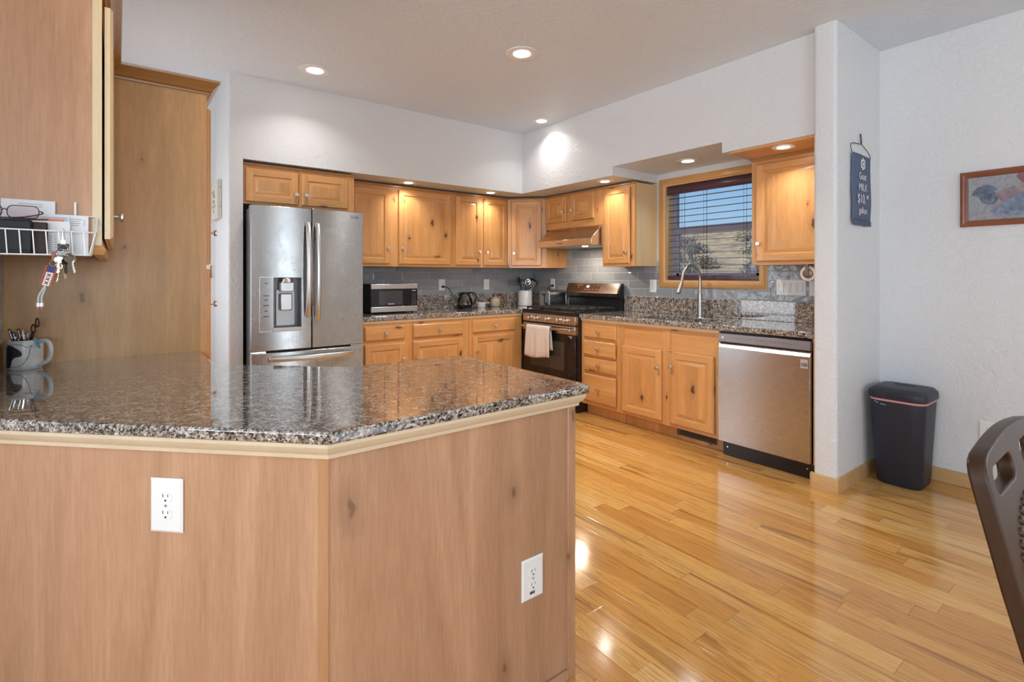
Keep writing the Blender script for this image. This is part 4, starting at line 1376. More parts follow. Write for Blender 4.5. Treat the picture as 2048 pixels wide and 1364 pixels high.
b.box(-0.013, 0.006, -0.0055, -0.0048, -0.0445, -0.0425)
b.build('stamp', SLOT, t)
t = thing('switch_plate', 'white plate of four rocker switches on tile right of the window', 'switch', (XT, 1.767, 1.172), -PI / 2)
MB().panel(-0.105, 0.105, -0.06, 0.06, [(0, 0), (0, 0.002), (0.005, 0.005), (0.006, 0.005)], 0, 0).build('plate', WHT, t, smooth=20)
for x in (-0.069, -0.023, 0.023, 0.069):
    r_ = MB().xprism([(-0.005, -0.033), (-0.0095, -0.033), (-0.006, 0.033), (-0.005, 0.033)], x - 0.0165, x + 0.0165).build('rocker', WHT, t, bevel=0.001)
    MB().box(x - 0.019, x - 0.0172, -0.0056, -0.004, -0.035, 0.035).box(x + 0.0172, x + 0.019, -0.0056, -0.004, -0.035, 0.035).build('rocker_gap', plain('gap_grey', (0.35, 0.35, 0.34), 0.5), t)
b = MB()
for x in (-0.069, -0.023, 0.023, 0.069):
    for z in (-0.048, 0.048): b.cyl((x, -0.005, z), (x, -0.0062, z), 0.0028, n=10)
b.build('screw', NICK, t)

# black cord from the outlet down behind the carafe
cord = [(2.742, YT - 0.012, 1.146), (2.742, YT - 0.035, 1.146), (2.765, YT - 0.05, 1.143), (2.80, YT - 0.06, 1.11), (2.83, YT - 0.07, 1.05), (2.855, YT - 0.10, 0.99), (2.87, YT - 0.17, 0.945), (2.90, YT - 0.22, 0.921), (2.96, YT - 0.235, 0.9190), (3.03, YT - 0.20, 0.9190), (3.09, YT - 0.15, 0.9190)]
def smooth_path(pts, k=6):
    out = []
    P = [Vector(p) for p in pts]
    for i in range(len(P) - 1):
        p0, p1, p2, p3 = P[max(i - 1, 0)], P[i], P[i + 1], P[min(i + 2, len(P) - 1)]
        for j in range(k):
            u = j / k
            out.append(0.5 * ((2 * p1) + (p2 - p0) * u + (2 * p0 - 5 * p1 + 4 * p2 - p3) * u * u + (3 * p1 - p0 - 3 * p2 + p3) * u ** 3))
    out.append(P[-1])
    return out
t = thing('power_cord', 'black power cord hanging from the outlet down beside the coffee carafe', 'cord', (2.742, YT - 0.012, 0.914))
pi_ = Matrix.Translation((-2.742, -(YT - 0.012), -0.914))
o = MB().tube(smooth_path(cord), 0.0042, 8).build('cable', BLKM, t, smooth=60); o.matrix_parent_inverse = pi_
o = MB().cyl((2.742, YT - 0.0075, 1.146), (2.742, YT - 0.040, 1.146), 0.014, 0.010).build('plug', BLKM, t); o.matrix_parent_inverse = pi_

# ================================================================== things on the back worktop
GLASS = pane_mat('carafe_glass', (0.93, 0.95, 0.95))
ZC = 0.9142
t = thing('coffee_carafe', 'glass coffee carafe with black base and handle on the back worktop', 'carafe', (2.955, 4.668, ZC))
MB().stack((0, 0, 0), (0, 0, 1), [(0, 0.055), (0.004, 0.066), (0.028, 0.083), (0.036, 0.084)], 28).build('base', BLK, t)
MB().stack((0, 0, 0.036), (0, 0, 1), [(0, 0.082), (0.025, 0.082), (0.06, 0.074), (0.105, 0.050), (0.120, 0.047), (0.119, 0.044), (0.104, 0.047), (0.06, 0.071), (0.025, 0.079), (0.002, 0.079)], 28, caps=False).build('glass_body', GLASS, t, smooth=60)
MB().stack((0, 0, 0.150), (0, 0, 1), [(0, 0.050), (0.016, 0.051), (0.022, 0.040), (0.024, 0.01)], 28).box(-0.075, -0.035, -0.012, 0.012, 0.152, 0.166).build('lid', BLK, t, bevel=0.003)
MB().tube(smooth_path([(0.040, -0.012, 0.165), (0.080, -0.03, 0.166), (0.106, -0.045, 0.150), (0.112, -0.05, 0.105), (0.098, -0.04, 0.060), (0.078, -0.03, 0.040)]), 0.0095, 8).build('handle', BLK, t, smooth=60)

t = thing('measuring_cup', 'small white handled measuring cup on the worktop beside the carafe', 'cup', (3.145, 4.64, ZC))
WC = plain('white_ceramic', (0.82, 0.82, 0.82), 0.25)
MB().stack((0, 0, 0), (0, 0, 1), [(0, 0.040), (0.004, 0.045), (0.050, 0.050), (0.054, 0.052), (0.056, 0.050), (0.052, 0.046), (0.008, 0.040), (0.006, 0.0)], 28).build('bowl', WC, t, smooth=50)
MB().box(0.048, 0.115, -0.010, 0.010, 0.048, 0.055).build('handle', WC, t, bevel=0.003)

t = thing('ceramic_jar', 'beige ceramic jar with a small dotted face on the back worktop', 'jar', (3.375, 4.70, ZC))
BG = plain('beige_ceramic', (0.56, 0.46, 0.33), 0.4)
MB().stack((0, 0, 0), (0, 0, 1), [(0, 0.043), (0.006, 0.050), (0.045, 0.056), (0.080, 0.052), (0.090, 0.046)], 28).build('body', BG, t, smooth=60)
MB().stack((0, 0, 0.090), (0, 0, 1), [(0, 0.047), (0.006, 0.045), (0.012, 0.030), (0.016, 0.010), (0.024, 0.011), (0.027, 0.004)], 24).build('lid', BG, t, smooth=50)
b = MB()
for a, z, r in ((-118, 0.055, 0.005), (-92, 0.058, 0.005), (-104, 0.042, 0.0045), (-97, 0.030, 0.003)):
    b.ball((0.0545 * math.cos(rad(a)), 0.0545 * math.sin(rad(a)), z), r, 6)
b.build('face_dot', SLOT, t)

t = thing('utensil_crock', 'tall white utensil crock on the worktop in the corner', 'crock', (3.775, 4.655, ZC))
MB().stack((0, 0, 0), (0, 0, 1), [(0, 0.078), (0.005, 0.083), (0.150, 0.083), (0.156, 0.078), (0.176, 0.078), (0.178, 0.074), (0.172, 0.071), (0.014, 0.074), (0.012, 0.0)], 36).build('vessel', WC, t, smooth=40)
CX, CYY, CZ = 3.775, 4.655, ZC + 0.016
def utensil(name, label, base, tip, head, mat, headmat=None):
    """handle rod from base (inside the crock) to tip; head built at the tip"""
    t = thing(name, label, 'utensil', (CX + base[0], CYY + base[1], CZ), 0, 'utensils standing in the white crock')
    v = Vector((tip[0] - base[0], tip[1] - base[1], tip[2] - CZ))
    MB().tube([(0, 0, 0.004), v * 0.5, v], [0.004, 0.0045, 0.0045], 8).build('handle', mat, t, smooth=60)
    q = Vector((0, 0, 1)).rotation_difference(v.normalized()).to_matrix().to_4x4()
    M = Matrix.Translation(v) @ q
    b = MB(M)
    head(b)
    b.build('head', headmat or mat, t, smooth=60)
UN = plain('utensil_black', (0.02, 0.02, 0.022), 0.35)
def spoon_head(b): b.ball((0, 0, 0.03), 0.036, 10, sc=(0.72, 0.25, 1.0))
def ladle_head(b):
    b.stack((0, -0.01, 0.035), (0, -1, 0.3), [(-0.03, 0.012), (-0.022, 0.032), (-0.008, 0.042), (0.006, 0.044), (0.006, 0.040), (-0.008, 0.037), (-0.02, 0.028)], 18)
def turner_head(b): b.box(-0.033, 0.033, -0.003, 0.003, 0.0, 0.085)
def whisk_head(b):
    for k in range(5):
        a = PI * k / 5
        b.tube([(0.022 * math.sin(PI * i / 10) * math.cos(a) * 1.1 * (1 if i < 11 else -1), 0.022 * math.sin(PI * i / 10) * math.sin(a) * 1.1, 0.09 * math.sin(PI * i / 20)) for i in range(11)] , 0.0014, 5)
        b.tube([(-0.022 * math.sin(PI * i / 10) * math.cos(a) * 1.1, -0.022 * math.sin(PI * i / 10) * math.sin(a) * 1.1, 0.09 * math.sin(PI * i / 20)) for i in range(11)], 0.0014, 5)
def curved_head(b):
    b.tube(smooth_path([(0, 0, 0), (0.02, 0, 0.03), (0.055, -0.01, 0.045), (0.09, -0.02, 0.035), (0.112, -0.03, 0.0)]), [0.006 + 0.012 * min(1, i / 8) for i in range(25)], 8)
zb = CZ
utensil('spoon', 'black serving spoon leaning left out of the white crock', (0.02, 0.02), (-0.070, 0.02, zb + 0.255), spoon_head, UN)
utensil('whisk', 'wire whisk leaning left among the utensils in the white crock', (-0.03, -0.02), (-0.048, -0.035, zb + 0.19), whisk_head, NICK)
utensil('ladle', 'shiny steel ladle upright at the centre of the white crock', (0.01, 0.005), (0.010, -0.02, zb + 0.228), ladle_head, CHR)
utensil('skimmer', 'long black curved skimmer arching to the right above the white crock', (-0.01, 0.045), (0.058, 0.03, zb + 0.255), curved_head, UN)
utensil('spatula', 'steel turner leaning right out of the white crock', (-0.03, -0.035), (0.050, -0.055, zb + 0.19), turner_head, NICK)
utensil('serving_spoon', 'short steel spoon low at the right rim of the white crock', (-0.02, -0.02), (0.060, -0.02, zb + 0.185), spoon_head, CHR)

# toaster
t = thing('toaster', 'brushed steel two-slice toaster in the corner behind the range', 'toaster', (3.832, 4.225, ZC))
TS = steel('steel_toaster', (0.42, 0.42, 0.42), 0.3, 'X', 0.3)
def yz_rr(w_, z0, z1, r):
    return [(p[0], p[1]) for p in rrect(0, (z0 + z1) / 2, w_, z1 - z0, r, 5)]
MB().xprism(yz_rr(0.150, 0.010, 0.185, 0.035), -0.115, 0.115).build('body', TS, t, bevel=0.004, smooth=40)
MB().xprism(yz_rr(0.158, 0.006, 0.188, 0.036), -0.135, -0.113).xprism(yz_rr(0.158, 0.006, 0.188, 0.036), 0.113, 0.128).build('end_cap', plain('toaster_trim', (0.50, 0.50, 0.51), 0.3, 0.9), t, bevel=0.004, smooth=40)
MB().box(-0.137, -0.134, -0.006, 0.006, 0.05, 0.155).box(-0.09, 0.09, -0.045, -0.015, 0.1835, 0.1865).box(-0.09, 0.09, 0.015, 0.045, 0.1835, 0.1865).build('slot', BLKM, t)
MB().box(-0.160, -0.136, -0.022, 0.022, 0.140, 0.152).build('lever', BLK, t, bevel=0.003)
MB().stack((-0.135, -0.035, 0.045), (-1, 0, 0), [(0, 0.017), (0.014, 0.014), (0.016, 0.010)], 16).build('dial', BLK, t)
b = MB()
for x in (-0.10, 0.10):
    for y in (-0.05, 0.05): b.cyl((x, y, 0.0), (x, y, 0.011), 0.010)
b.build('foot', BLKM, t)
pi_ = Matrix.Translation((-3.832, -4.225, -ZC))
o = MB().tube(smooth_path([(XT - 0.012, 4.395, 1.150), (XT - 0.045, 4.395, 1.150), (XT - 0.07, 4.41, 1.13), (XT - 0.075, 4.42, 1.06), (XT - 0.06, 4.42, 0.96), (XT - 0.07, 4.38, 0.9205), (XT - 0.09, 4.33, 0.9205), (XT - 0.08, 4.24, 0.94)]), 0.004, 8).build('cord', BLKM, t, smooth=60); o.matrix_parent_inverse = pi_
o = MB().cyl((XT - 0.0075, 4.395, 1.150), (XT - 0.040, 4.395, 1.150), 0.013, 0.010).build('plug', BLKM, t); o.matrix_parent_inverse = pi_

# ================================================================== faucet, towel roll, blind
t = thing('faucet', 'brushed nickel gooseneck kitchen faucet behind the sink', 'faucet', (3.885, 2.456, ZC))
FN = plain('faucet_nickel', (0.42, 0.40, 0.385), 0.33, 1.0)
MB().stack((0, 0, 0), (0, 0, 1), [(0, 0.028), (0.005, 0.028), (0.008, 0.022), (0.19, 0.021), (0.195, 0.016)], 24).build('body', FN, t)
arc = [(0, 0, 0.19), (0, 0, 0.30)]
for i in range(1, 13):
    a = PI * i / 12 * 0.93
    arc.append((-0.125 + 0.125 * math.cos(a), 0, 0.315 + 0.115 * math.sin(a)))
arc.append((-0.262, 0, 0.29))
MB().tube(smooth_path(arc, 3), 0.0125, 14).build('spout', FN, t, smooth=60)
MB().cyl((-0.262, 0, 0.292), (-0.310, 0, 0.205), 0.0150, 0.0190, 20).build('spray_head', FN, t, bevel=0.002)
MB().cyl((0, -0.012, 0.130), (0, -0.058, 0.130), 0.014).tube([(0, -0.055, 0.130), (-0.012, -0.085, 0.138), (-0.02, -0.105, 0.144)], [0.008, 0.006, 0.006], 10).build('lever', FN, t, bevel=0.001)

t = thing('paper_towel_roll', 'cream paper towel roll on a holder beside the white wing wall under the cabinet', 'paper towels', (3.82, 1.525, 1.275))
MB().stack((-0.13, 0, 0), (1, 0, 0), [(0, 0.020), (0, 0.050), (0.255, 0.050), (0.255, 0.020)], 32, caps=False).build('paper', plain('paper_cream', (0.78, 0.68, 0.56), 0.85), t, smooth=40)
MB().stack((-0.145, 0, 0), (1, 0, 0), [(0, 0.016), (0.004, 0.030), (0.016, 0.033), (0.018, 0.012), (0.28, 0.012), (0.282, 0.03), (0.290, 0.03)], 24).build('holder', plain('holder_bronze', (0.22, 0.17, 0.15), 0.35, 0.8), t, smooth=40)
MB().box(0.135, 0.150, -0.012, 0.012, -0.012, 0.062).box(-0.145, 0.150, -0.010, 0.010, 0.056, 0.0622).box(-0.149, -0.140, -0.010, 0.010, -0.010, 0.060).build('bracket', plain('holder_bronze', (0, 0, 0)), t)

t = thing('window_blind', 'dark wood venetian blind hanging in the kitchen window', 'blind', (XR + 0.035, (WY0 + WY1) / 2, WZ0))
BL = wood('blind_mahogany', (0.075, 0.032, 0.045), (0.050, 0.020, 0.030), 'Y', rough=0.3, knots=0.0, boards=0.5)
BLS = plain('blind_slat', (0.035, 0.022, 0.028), 0.35)
hw = (WY1 - WY0) / 2 - 0.006
MB().yprism([(-0.030, 0.775), (-0.034, 0.785), (-0.028, 0.795), (-0.034, 0.815), (-0.030, 0.84), (-0.022, 0.853), (0.030, 0.853), (0.030, 0.785)], -hw, hw).build('valance', BL, t, smooth=25)
for i in range(13):
    z = 0.078 + i * 0.0555
    b = MB(); pr = [(-0.025, 0), (-0.012, 0.0022), (0, 0.003), (0.012, 0.0022), (0.025, 0), (0.012, -0.0008), (0, 0.0), (-0.012, -0.0008)]
    b.yprism([(x, z + q - 0.002 ) for x, q in pr], -hw, hw)
    b.build('slat', BLS, t, smooth=40)
MB().box(-0.024, 0.024, -hw, hw, 0.004, 0.040).build('bottom_rail', BL, t, bevel=0.004)
b = MB()
for y in (hw - 0.15, 0.06, -hw + 0.13):
    for dx in (-0.024, 0.024):
        b.cyl((dx, y, 0.03), (dx, y, 0.79), 0.0011, n=6)
    b.cyl((0, y - 0.012, 0.03), (0, y - 0.012, 0.79), 0.0010, n=6)
b.build('ladder_cord', BLS, t)

# ================================================================== recessed downlights
TRM = plain('trim_white', (0.80, 0.80, 0.79), 0.35)
def downlight(label, x, y, z, r, power, group=None, col=WARM, rl=None):
    t = thing('recessed_downlight', label, 'ceiling light', (x, y, z), 0, group)
    rl = rl or r * 0.52
    MB().stack((0, 0, 0), (0, 0, -1), [(0, r), (0.004, r), (0.007, r - 0.010), (0.004, rl + 0.012), (0.002, rl)], 36, caps=False).build('trim_ring', TRM, t, smooth=50)
    MB().stack((0, 0, -0.0005), (0, 0, -1), [(0, rl + 0.002), (0.003, rl), (0.006, rl * 0.7), (0.0075, rl * 0.2)], 30).build('lamp_lens', LENS, t, smooth=60)
    light('downlight_lamp', 'AREA', (0, 0, -0.012), power, col, (0, 0, 0), t, shape='DISK', size=rl * 2, spread=rad(125))
downlight('recessed ceiling light nearest the refrigerator, left of the three ceiling lights', 1.132, 3.805, CE, 0.108, P_CEIL * 0.14)
downlight('recessed ceiling light nearest the camera, topmost of the three ceiling lights', 2.141, 2.675, CE, 0.108, P_CEIL)
downlight('recessed ceiling light by the far corner of the room', 3.219, 3.720, CE, 0.090, P_CEIL * 0.12)
downlight('recessed soffit light above the wall cabinet over the microwave', 2.138, 4.350, SOF, 0.075, P_SOF)
downlight('recessed soffit light in front of the narrow doors beside the corner cabinet', 3.066, 4.350, SOF, 0.075, P_SOF)
downlight('recessed soffit light in front of the cabinet right of the range hood', 3.530, 3.195, SOF, 0.075, P_SOF)
downlight('recessed light in the raised soffit pocket above the window', 3.700, 2.450, 2.200, 0.090, P_SOF)
downlight('recessed light in the wood panel above the cabinet by the wing wall', 3.470, 1.585, SOF - 0.018, 0.070, P_SOF)

# ================================================================== wing wall banner, picture, bin
t = thing('hanging_banner', 'blue fabric banner with white hand lettering hanging on the wing wall', 'banner', (3.646, 1.204, 1.57))
BN = plain('banner_denim', (0.10, 0.13, 0.215), 0.85, nz=0.15, nscale=160, bump=0.2)
b = MB(); rows = []
for j in range(13):
    z = 0.03 + 0.405 * j / 12
    rows.append([b.v((-0.150 + 0.305 * i / 10 + 0.004 * math.sin(j * 0.8), -0.006 - 0.005 * math.sin(PI * i / 10) - 0.003 * math.sin(j * 0.6 + i * 0.5), z)) for i in range(11)])
for a, c in zip(rows, rows[1:]):
    for i in range(10): b.f([a[i], a[i + 1], c[i + 1], c[i]])
b.build('cloth', BN, t, solid=0.003, smooth=60)
b = MB()
random.seed(5)
for i in range(62):
    x = -0.149 + 0.305 * i / 61
    b.tube([(x, -0.007, 0.034), (x + random.uniform(-.003, .003), -0.008, 0.012), (x + random.uniform(-.006, .006), -0.007, random.uniform(-0.006, 0.004))], 0.0018, 4)
b.build('fringe', plain('banner_fringe', (0.09, 0.12, 0.19), 0.9), t)
WL = plain('letter_white', (0.72, 0.70, 0.72), 0.7)
yT = -0.0165
text_mesh('lettering', 'Goat', 0.060, WL, t, face_text(-0.005, yT, 0.300), sx=0.95)
text_mesh('lettering', 'MILK', 0.064, WL, t, face_text(0.0, yT, 0.232), sx=1.0)
text_mesh('lettering', '$10.', 0.080, WL, t, face_text(-0.022, yT, 0.160), sx=0.95)
text_mesh('lettering', '00', 0.034, WL, t, face_text(0.075, yT, 0.178))
text_mesh('lettering', 'gallon', 0.056, WL, t, face_text(0.0, yT, 0.090), sx=1.0)
b = MB()
for i in range(9):
    a = rad(20 + i * 40)
    b.ball((0.0 + 0.028 * math.cos(a), yT, 0.378 + 0.028 * math.sin(a)), 0.014, 6, sc=(1, 0.12, 0.55) if i % 2 else (0.5, 0.12, 1))
b.ball((0, yT, 0.378), 0.013, 6, sc=(1, 0.12, 1))
b.build('flower', WL, t)
MB().tube(smooth_path([(-0.150, -0.008, 0.432), (-0.165, -0.006, 0.465), (-0.14, -0.006, 0.490), (-0.03, -0.006, 0.500), (0.0, -0.006, 0.505), (0.02, -0.006, 0.50), (0.12, -0.006, 0.465), (0.152, -0.008, 0.435)], 5), 0.0022, 6).tube(smooth_path([(0.0, -0.006, 0.503), (-0.014, -0.006, 0.535), (-0.004, -0.004, 0.566), (0.008, -0.006, 0.535), (0.004, -0.006, 0.500)], 5), 0.0022, 6).build('hanger_wire', BLKM, t, smooth=60)
MB().cyl((-0.003, 0.003, 0.566), (-0.003, -0.010, 0.566), 0.0025).build('nail', NICK, t)

t = thing('framed_picture', 'framed rooster picture in a reddish wood frame on the dining wall', 'picture', (XR - 0.001, 0.795, 1.548), -PI / 2)
PW, PH = 0.50, 0.322
FRM = wood('frame_red', (0.30, 0.105, 0.055), (0.17, 0.05, 0.028), 'X', rough=0.35, knots=0.1, boards=0.5)
b = MB()
fl = [(0, 0), (0, 0.018), (0.012, 0.024), (0.022, 0.018), (0.026, 0.020), (0.034, 0.014), (0.036, 0.010)]
R = [[(i_, -d_, i_), (PW - i_, -d_, i_), (PW - i_, -d_, PH - i_), (i_, -d_, PH - i_)] for i_, d_ in fl]
for a, c in zip(R, R[1:]):
    for i in range(4):
        j = (i + 1) % 4
        b.quad([a[i], a[j], c[j], c[i]])
b.build('frame', FRM, t, smooth=25)
PNT = NT('painting_ground')
tc = PNT.n('ShaderNodeTexCoord'); nz_ = PNT.noise(tc.outputs['Object'], 14.0, 5, 0.6, 1.0)
hx = PNT.n('ShaderNodeTexVoronoi', feature='DISTANCE_TO_EDGE'); PNT.l(tc.outputs['Object'], hx.inputs['Vector']); hx.inputs['Scale'].default_value = 26
g_ = PNT.ramp(nz_.outputs['Fac'], [(0.30, (0.36, 0.28, 0.34)), (0.5, (0.50, 0.47, 0.47)), (0.68, (0.48, 0.36, 0.38))])
PNT.l(PNT.mix(PNT.math('MULTIPLY', PNT.math('LESS_THAN', hx.outputs['Distance'], 0.035), 0.5), g_, c4((0.27, 0.26, 0.28))), PNT.b.inputs['Base Color'])
PNT.b.inputs['Roughness'].default_value = 0.45
pc = MB().box(0.030, PW - 0.030, -0.010, -0.004, 0.030, PH - 0.030).build('canvas', PNT.m, t)
def blob(pts, y, m, name):
    q = smooth_path([(x, 0, z) for x, z in pts] + [(pts[0][0], 0, pts[0][1])], 4)[:-1]
    MB().yprism([(p.x, p.z) for p in q], y - 0.0006, y).build(name, m, pc, smooth=0)
blue = plain('paint_blue', (0.15, 0.17, 0.25), 0.6, nz=0.5, nscale=40)
pale = plain('paint_pale_blue', (0.27, 0.31, 0.42), 0.6, nz=0.35, nscale=50)
red = plain('paint_red', (0.38, 0.12, 0.15), 0.6, nz=0.2, nscale=40)
pink = plain('paint_pink', (0.40, 0.25, 0.29), 0.6, nz=0.3, nscale=40)
tan_ = plain('paint_tan', (0.52, 0.38, 0.33), 0.6, nz=0.2, nscale=40)
blob([(0.050, 0.185), (0.075, 0.225), (0.125, 0.235), (0.165, 0.205), (0.150, 0.195), (0.165, 0.150), (0.140, 0.120), (0.100, 0.135), (0.080, 0.170)], -0.0102, blue, 'paint_tail')
blob([(0.150, 0.175), (0.20, 0.205), (0.245, 0.215), (0.30, 0.18), (0.285, 0.13), (0.20, 0.12)], -0.0105, pink, 'paint_back')
blob([(0.13, 0.085), (0.20, 0.135), (0.27, 0.180), (0.33, 0.200), (0.36, 0.14), (0.32, 0.07), (0.22, 0.050)], -0.0109, pale, 'paint_wing')
blob([(0.235, 0.205), (0.27, 0.245), (0.30, 0.24), (0.30, 0.195), (0.26, 0.185)], -0.0112, tan_, 'paint_neck')
blob([(0.240, 0.268), (0.252, 0.290), (0.285, 0.288), (0.298, 0.262), (0.290, 0.235), (0.268, 0.230)], -0.0115, red, 'paint_comb')
blob([(0.315, 0.215), (0.345, 0.225), (0.40, 0.17), (0.42, 0.10), (0.36, 0.07), (0.34, 0.14)], -0.0115, blue, 'paint_breast')
MB().box(0.032, PW - 0.032, -0.0128, -0.0124, 0.032, PH - 0.032).build('glazing', PANE, t)

t = thing('trash_bin', 'dark plastic kitchen bin with lid standing in the corner by the wing wall', 'trash bin', (3.815, 1.030, 0))
BIN = plain('bin_plastic', (0.016, 0.019, 0.032), 0.45, nz=0.12, nscale=300, bump=0.12)
b = MB()
secs = [(rrect(0.003, 0, 0.235, 0.222, 0.055), 0.0005), (rrect(0.003, 0, 0.247, 0.234, 0.055), 0.012), (rrect(0, 0, 0.300, 0.285, 0.060), 0.525)]
b.loft(secs); b.build('tub', BIN, t, smooth=40)
MB().box(-0.1475, -0.144, -0.041, -0.038, 0.30, 0.52).build('seam', SLOT, t) if False else None
MB().loft([(rrect(0, 0, 0.301, 0.286, 0.060), 0.505), (rrect(0, 0, 0.3035, 0.288, 0.060), 0.517)], caps=False).build('liner_edge', plain('liner_pink', (0.62, 0.30, 0.30), 0.5), t, smooth=40)
ld_ = MB().loft([(rrect(0, 0, 0.312, 0.298, 0.062), 0.520), (rrect(0, 0, 0.318, 0.302, 0.064), 0.532), (rrect(0, 0, 0.312, 0.296, 0.062), 0.560), (rrect(0.01, 0, 0.27, 0.26, 0.055), 0.578), (rrect(0.01, 0, 0.20, 0.20, 0.05), 0.583)]).build('lid', BIN, t, smooth=40)
MB().box(0.045, 0.055, -0.055, 0.055, 0.578, 0.586).build('lid_grip', BLKM, ld_, bevel=0.002)
MB().box(-0.163, -0.150, -0.055, 0.040, 0.538, 0.556).build('lid_latch', BIN, ld_, bevel=0.003)
b = MB()
for x0, z0, x1, z1 in ((0.105, 0.50, 0.085, 0.487), (0.075, 0.485, 0.045, 0.482)):
    b.tube([(-0.1495, x0, z0), (-0.1495, x1, z1)], 0.0015, 5)
b.build('scuff', plain('scuff_white', (0.6, 0.6, 0.6), 0.8), t)

# ================================================================== door chime on the stub wall
t = thing('door_chime', 'beige slotted door chime box on the stub wall beside the pantry', 'door chime', (0.632, 4.44, 1.70), PI / 2 * 3)
CHM = plain('chime_beige', (0.60, 0.56, 0.49), 0.5)
MB().box(-0.30, 0.0, -0.033, -0.001, 0.0, 0.292).build('cover', CHM, t, bevel=0.003)
b = MB()
for x, z in ((-0.22, 0.20), (-0.16, 0.20), (-0.19, 0.17), (-0.13, 0.165), (-0.20, 0.13), (-0.15, 0.12), (-0.21, 0.09), (-0.12, 0.085), (-0.17, 0.05)):
    b.box(x, x + 0.014, -0.0345, -0.032, z, z + 0.026)
b.cyl((0.0005, -0.012, 0.235), (0.002, -0.012, 0.235), 0.003); b.cyl((0.0005, -0.012, 0.085), (0.002, -0.012, 0.085), 0.003)
b.build('slot', SLOT, t)

# ================================================================== wire basket and what is in it
t = thing('wire_basket', 'white wire mail basket hanging on the side of the left wall cabinet', 'basket', (-0.20, 1.951, 1.315))
WW = plain('wire_white', (0.82, 0.81, 0.79), 0.4)
PI_ = Matrix.Translation((0.20, -1.951, -1.315))
def bpart(b, name, mat=WW):
    o = b.build(name, mat, t, smooth=60); o.matrix_parent_inverse = PI_; return o
bx0, bx1, yf, ybk = -0.345, -0.046, 1.870, 1.946
rim = [(bx0, ybk, 1.432), (bx0, yf + .01, 1.384), (bx0 + .01, yf, 1.382), (bx1 - .006, yf, 1.379), (bx1, yf + .008, 1.382), (bx1, ybk - .008, 1.424), (bx1 - .008, ybk, 1.430)]
bpart(MB().tube(rim, 0.0022, 8, closed=True), 'rim_wire')
low = [(bx0, ybk - .004, 1.316), (bx0, yf + .008, 1.315), (bx0 + .01, yf, 1.315), (bx1 - .02, yf, 1.315), (bx1 - .014, yf + .008, 1.315), (bx1 - .014, ybk - .004, 1.316)]
bpart(MB().tube(low, 0.0022, 8, closed=True), 'base_wire')
b = MB()
for i in range(12):
    x = bx0 + 0.012 + i * 0.0262
    if x > bx1 - 0.012: break
    b.tube([(x - 0.004, yf, 1.382), (x, yf, 1.3135), (x, ybk - .004, 1.3135), (x, ybk, 1.430)], 0.0016, 6)
bpart(b, 'basket_wire')
b = MB()
b.tube([(bx1 - 0.050, ybk, 1.418), (bx1 - 0.050, ybk, 1.470)], 0.0034, 8)
b.tube([(bx1, ybk - .004, 1.424), (bx1 - .014, ybk - .004, 1.316)], 0.0022, 6); b.tube([(bx1 - .002, yf + .004, 1.380), (bx1 - .016, yf + .004, 1.316)], 0.0022, 6)
bpart(b, 'hook_wire')
PAPR = plain('paper_white', (0.76, 0.76, 0.78), 0.8)
INK = plain('print_grey', (0.30, 0.30, 0.33), 0.8)
zb_ = 1.3155
def paper(label, x0, x1, y, h, lines, th=0.0016, m=PAPR, cat='envelope', name='envelope', grp='mail in the wire basket'):
    t = thing(name, label, cat, ((x0 + x1) / 2, y, zb_), 0, grp)
    w_ = x1 - x0
    MB().box(-w_ / 2, w_ / 2, -th / 2, th / 2, 0, h).build('sheet', m, t)
    if lines:
        b = MB()
        for xa, xb, z in lines:
            b.box(xa - (x0 + x1) / 2, xb - (x0 + x1) / 2, -th / 2 - 0.0004, -th / 2 + 0.0002, z, z + 0.0016)
        b.build('print', INK, t)
    return t
paper('white card standing tallest at the back of the wire basket behind the glasses', -0.249, -0.139, 1.940, 0.152, [(-0.215, -0.165, 0.140), (-0.205, -0.165, 0.134)], name='card', cat='card')
paper('white window envelope at the right end of the wire basket', -0.150, -0.066, 1.930, 0.115,
      [(-0.105, -0.082, 0.103), (-0.104, -0.086, 0.097), (-0.105, -0.084, 0.091), (-0.104, -0.088, 0.085), (-0.078, -0.073, 0.10), (-0.078, -0.073, 0.094), (-0.078, -0.073, 0.088)])
paper('printed grey statement sheet in the middle of the wire basket', -0.200, -0.108, 1.921, 0.108, [(-0.165, -0.112, 0.1035 - 0.0052 * i) for i in range(7)], m=plain('paper_grey', (0.62, 0.63, 0.67), 0.8), name='letter', cat='letter')
paper('white envelope with sideways print in front of the wire basket statement', -0.190, -0.106, 1.913, 0.094,
      [(-0.150, -0.144, 0.010 + 0.006 * i) for i in range(8)] + [(-0.138, -0.134, 0.012 + 0.008 * i) for i in range(6)] + [(-0.124, -0.118, 0.05 + 0.006 * i) for i in range(3)])
paper('orange card lying across the top of the wire basket mail', -0.186, -0.122, 1.917, 0.1005, [], m=plain('card_orange', (0.72, 0.22, 0.09), 0.6), name='card', cat='card')
LB = plain('leather_black', (0.008, 0.009, 0.012), 0.5, spec=0.3, nz=0.2, nscale=200, bump=0.15)
LBR = plain('leather_brown', (0.030, 0.014, 0.010), 0.5, spec=0.3, nz=0.25, nscale=160, bump=0.2)
t = thing('wallet', 'thick black leather wallet at the front left of the wire basket', 'wallet', (-0.245, 1.886, zb_))
MB().box(-0.075, 0.064, -0.010, 0.006, 0.0, 0.092).build('cover', LB, t, bevel=0.005, seg=3)
MB().box(-0.070, 0.062, -0.0125, -0.0095, 0.010, 0.070).build('pocket', LB, t, bevel=0.001)
t = thing('wallet', 'dark brown leather wallet standing between black wallet and envelopes', 'wallet', (-0.185, 1.8965, zb_))
MB().box(-0.050, 0.034, -0.005, 0.004, 0.0, 0.088).build('cover', LBR, t, bevel=0.003)
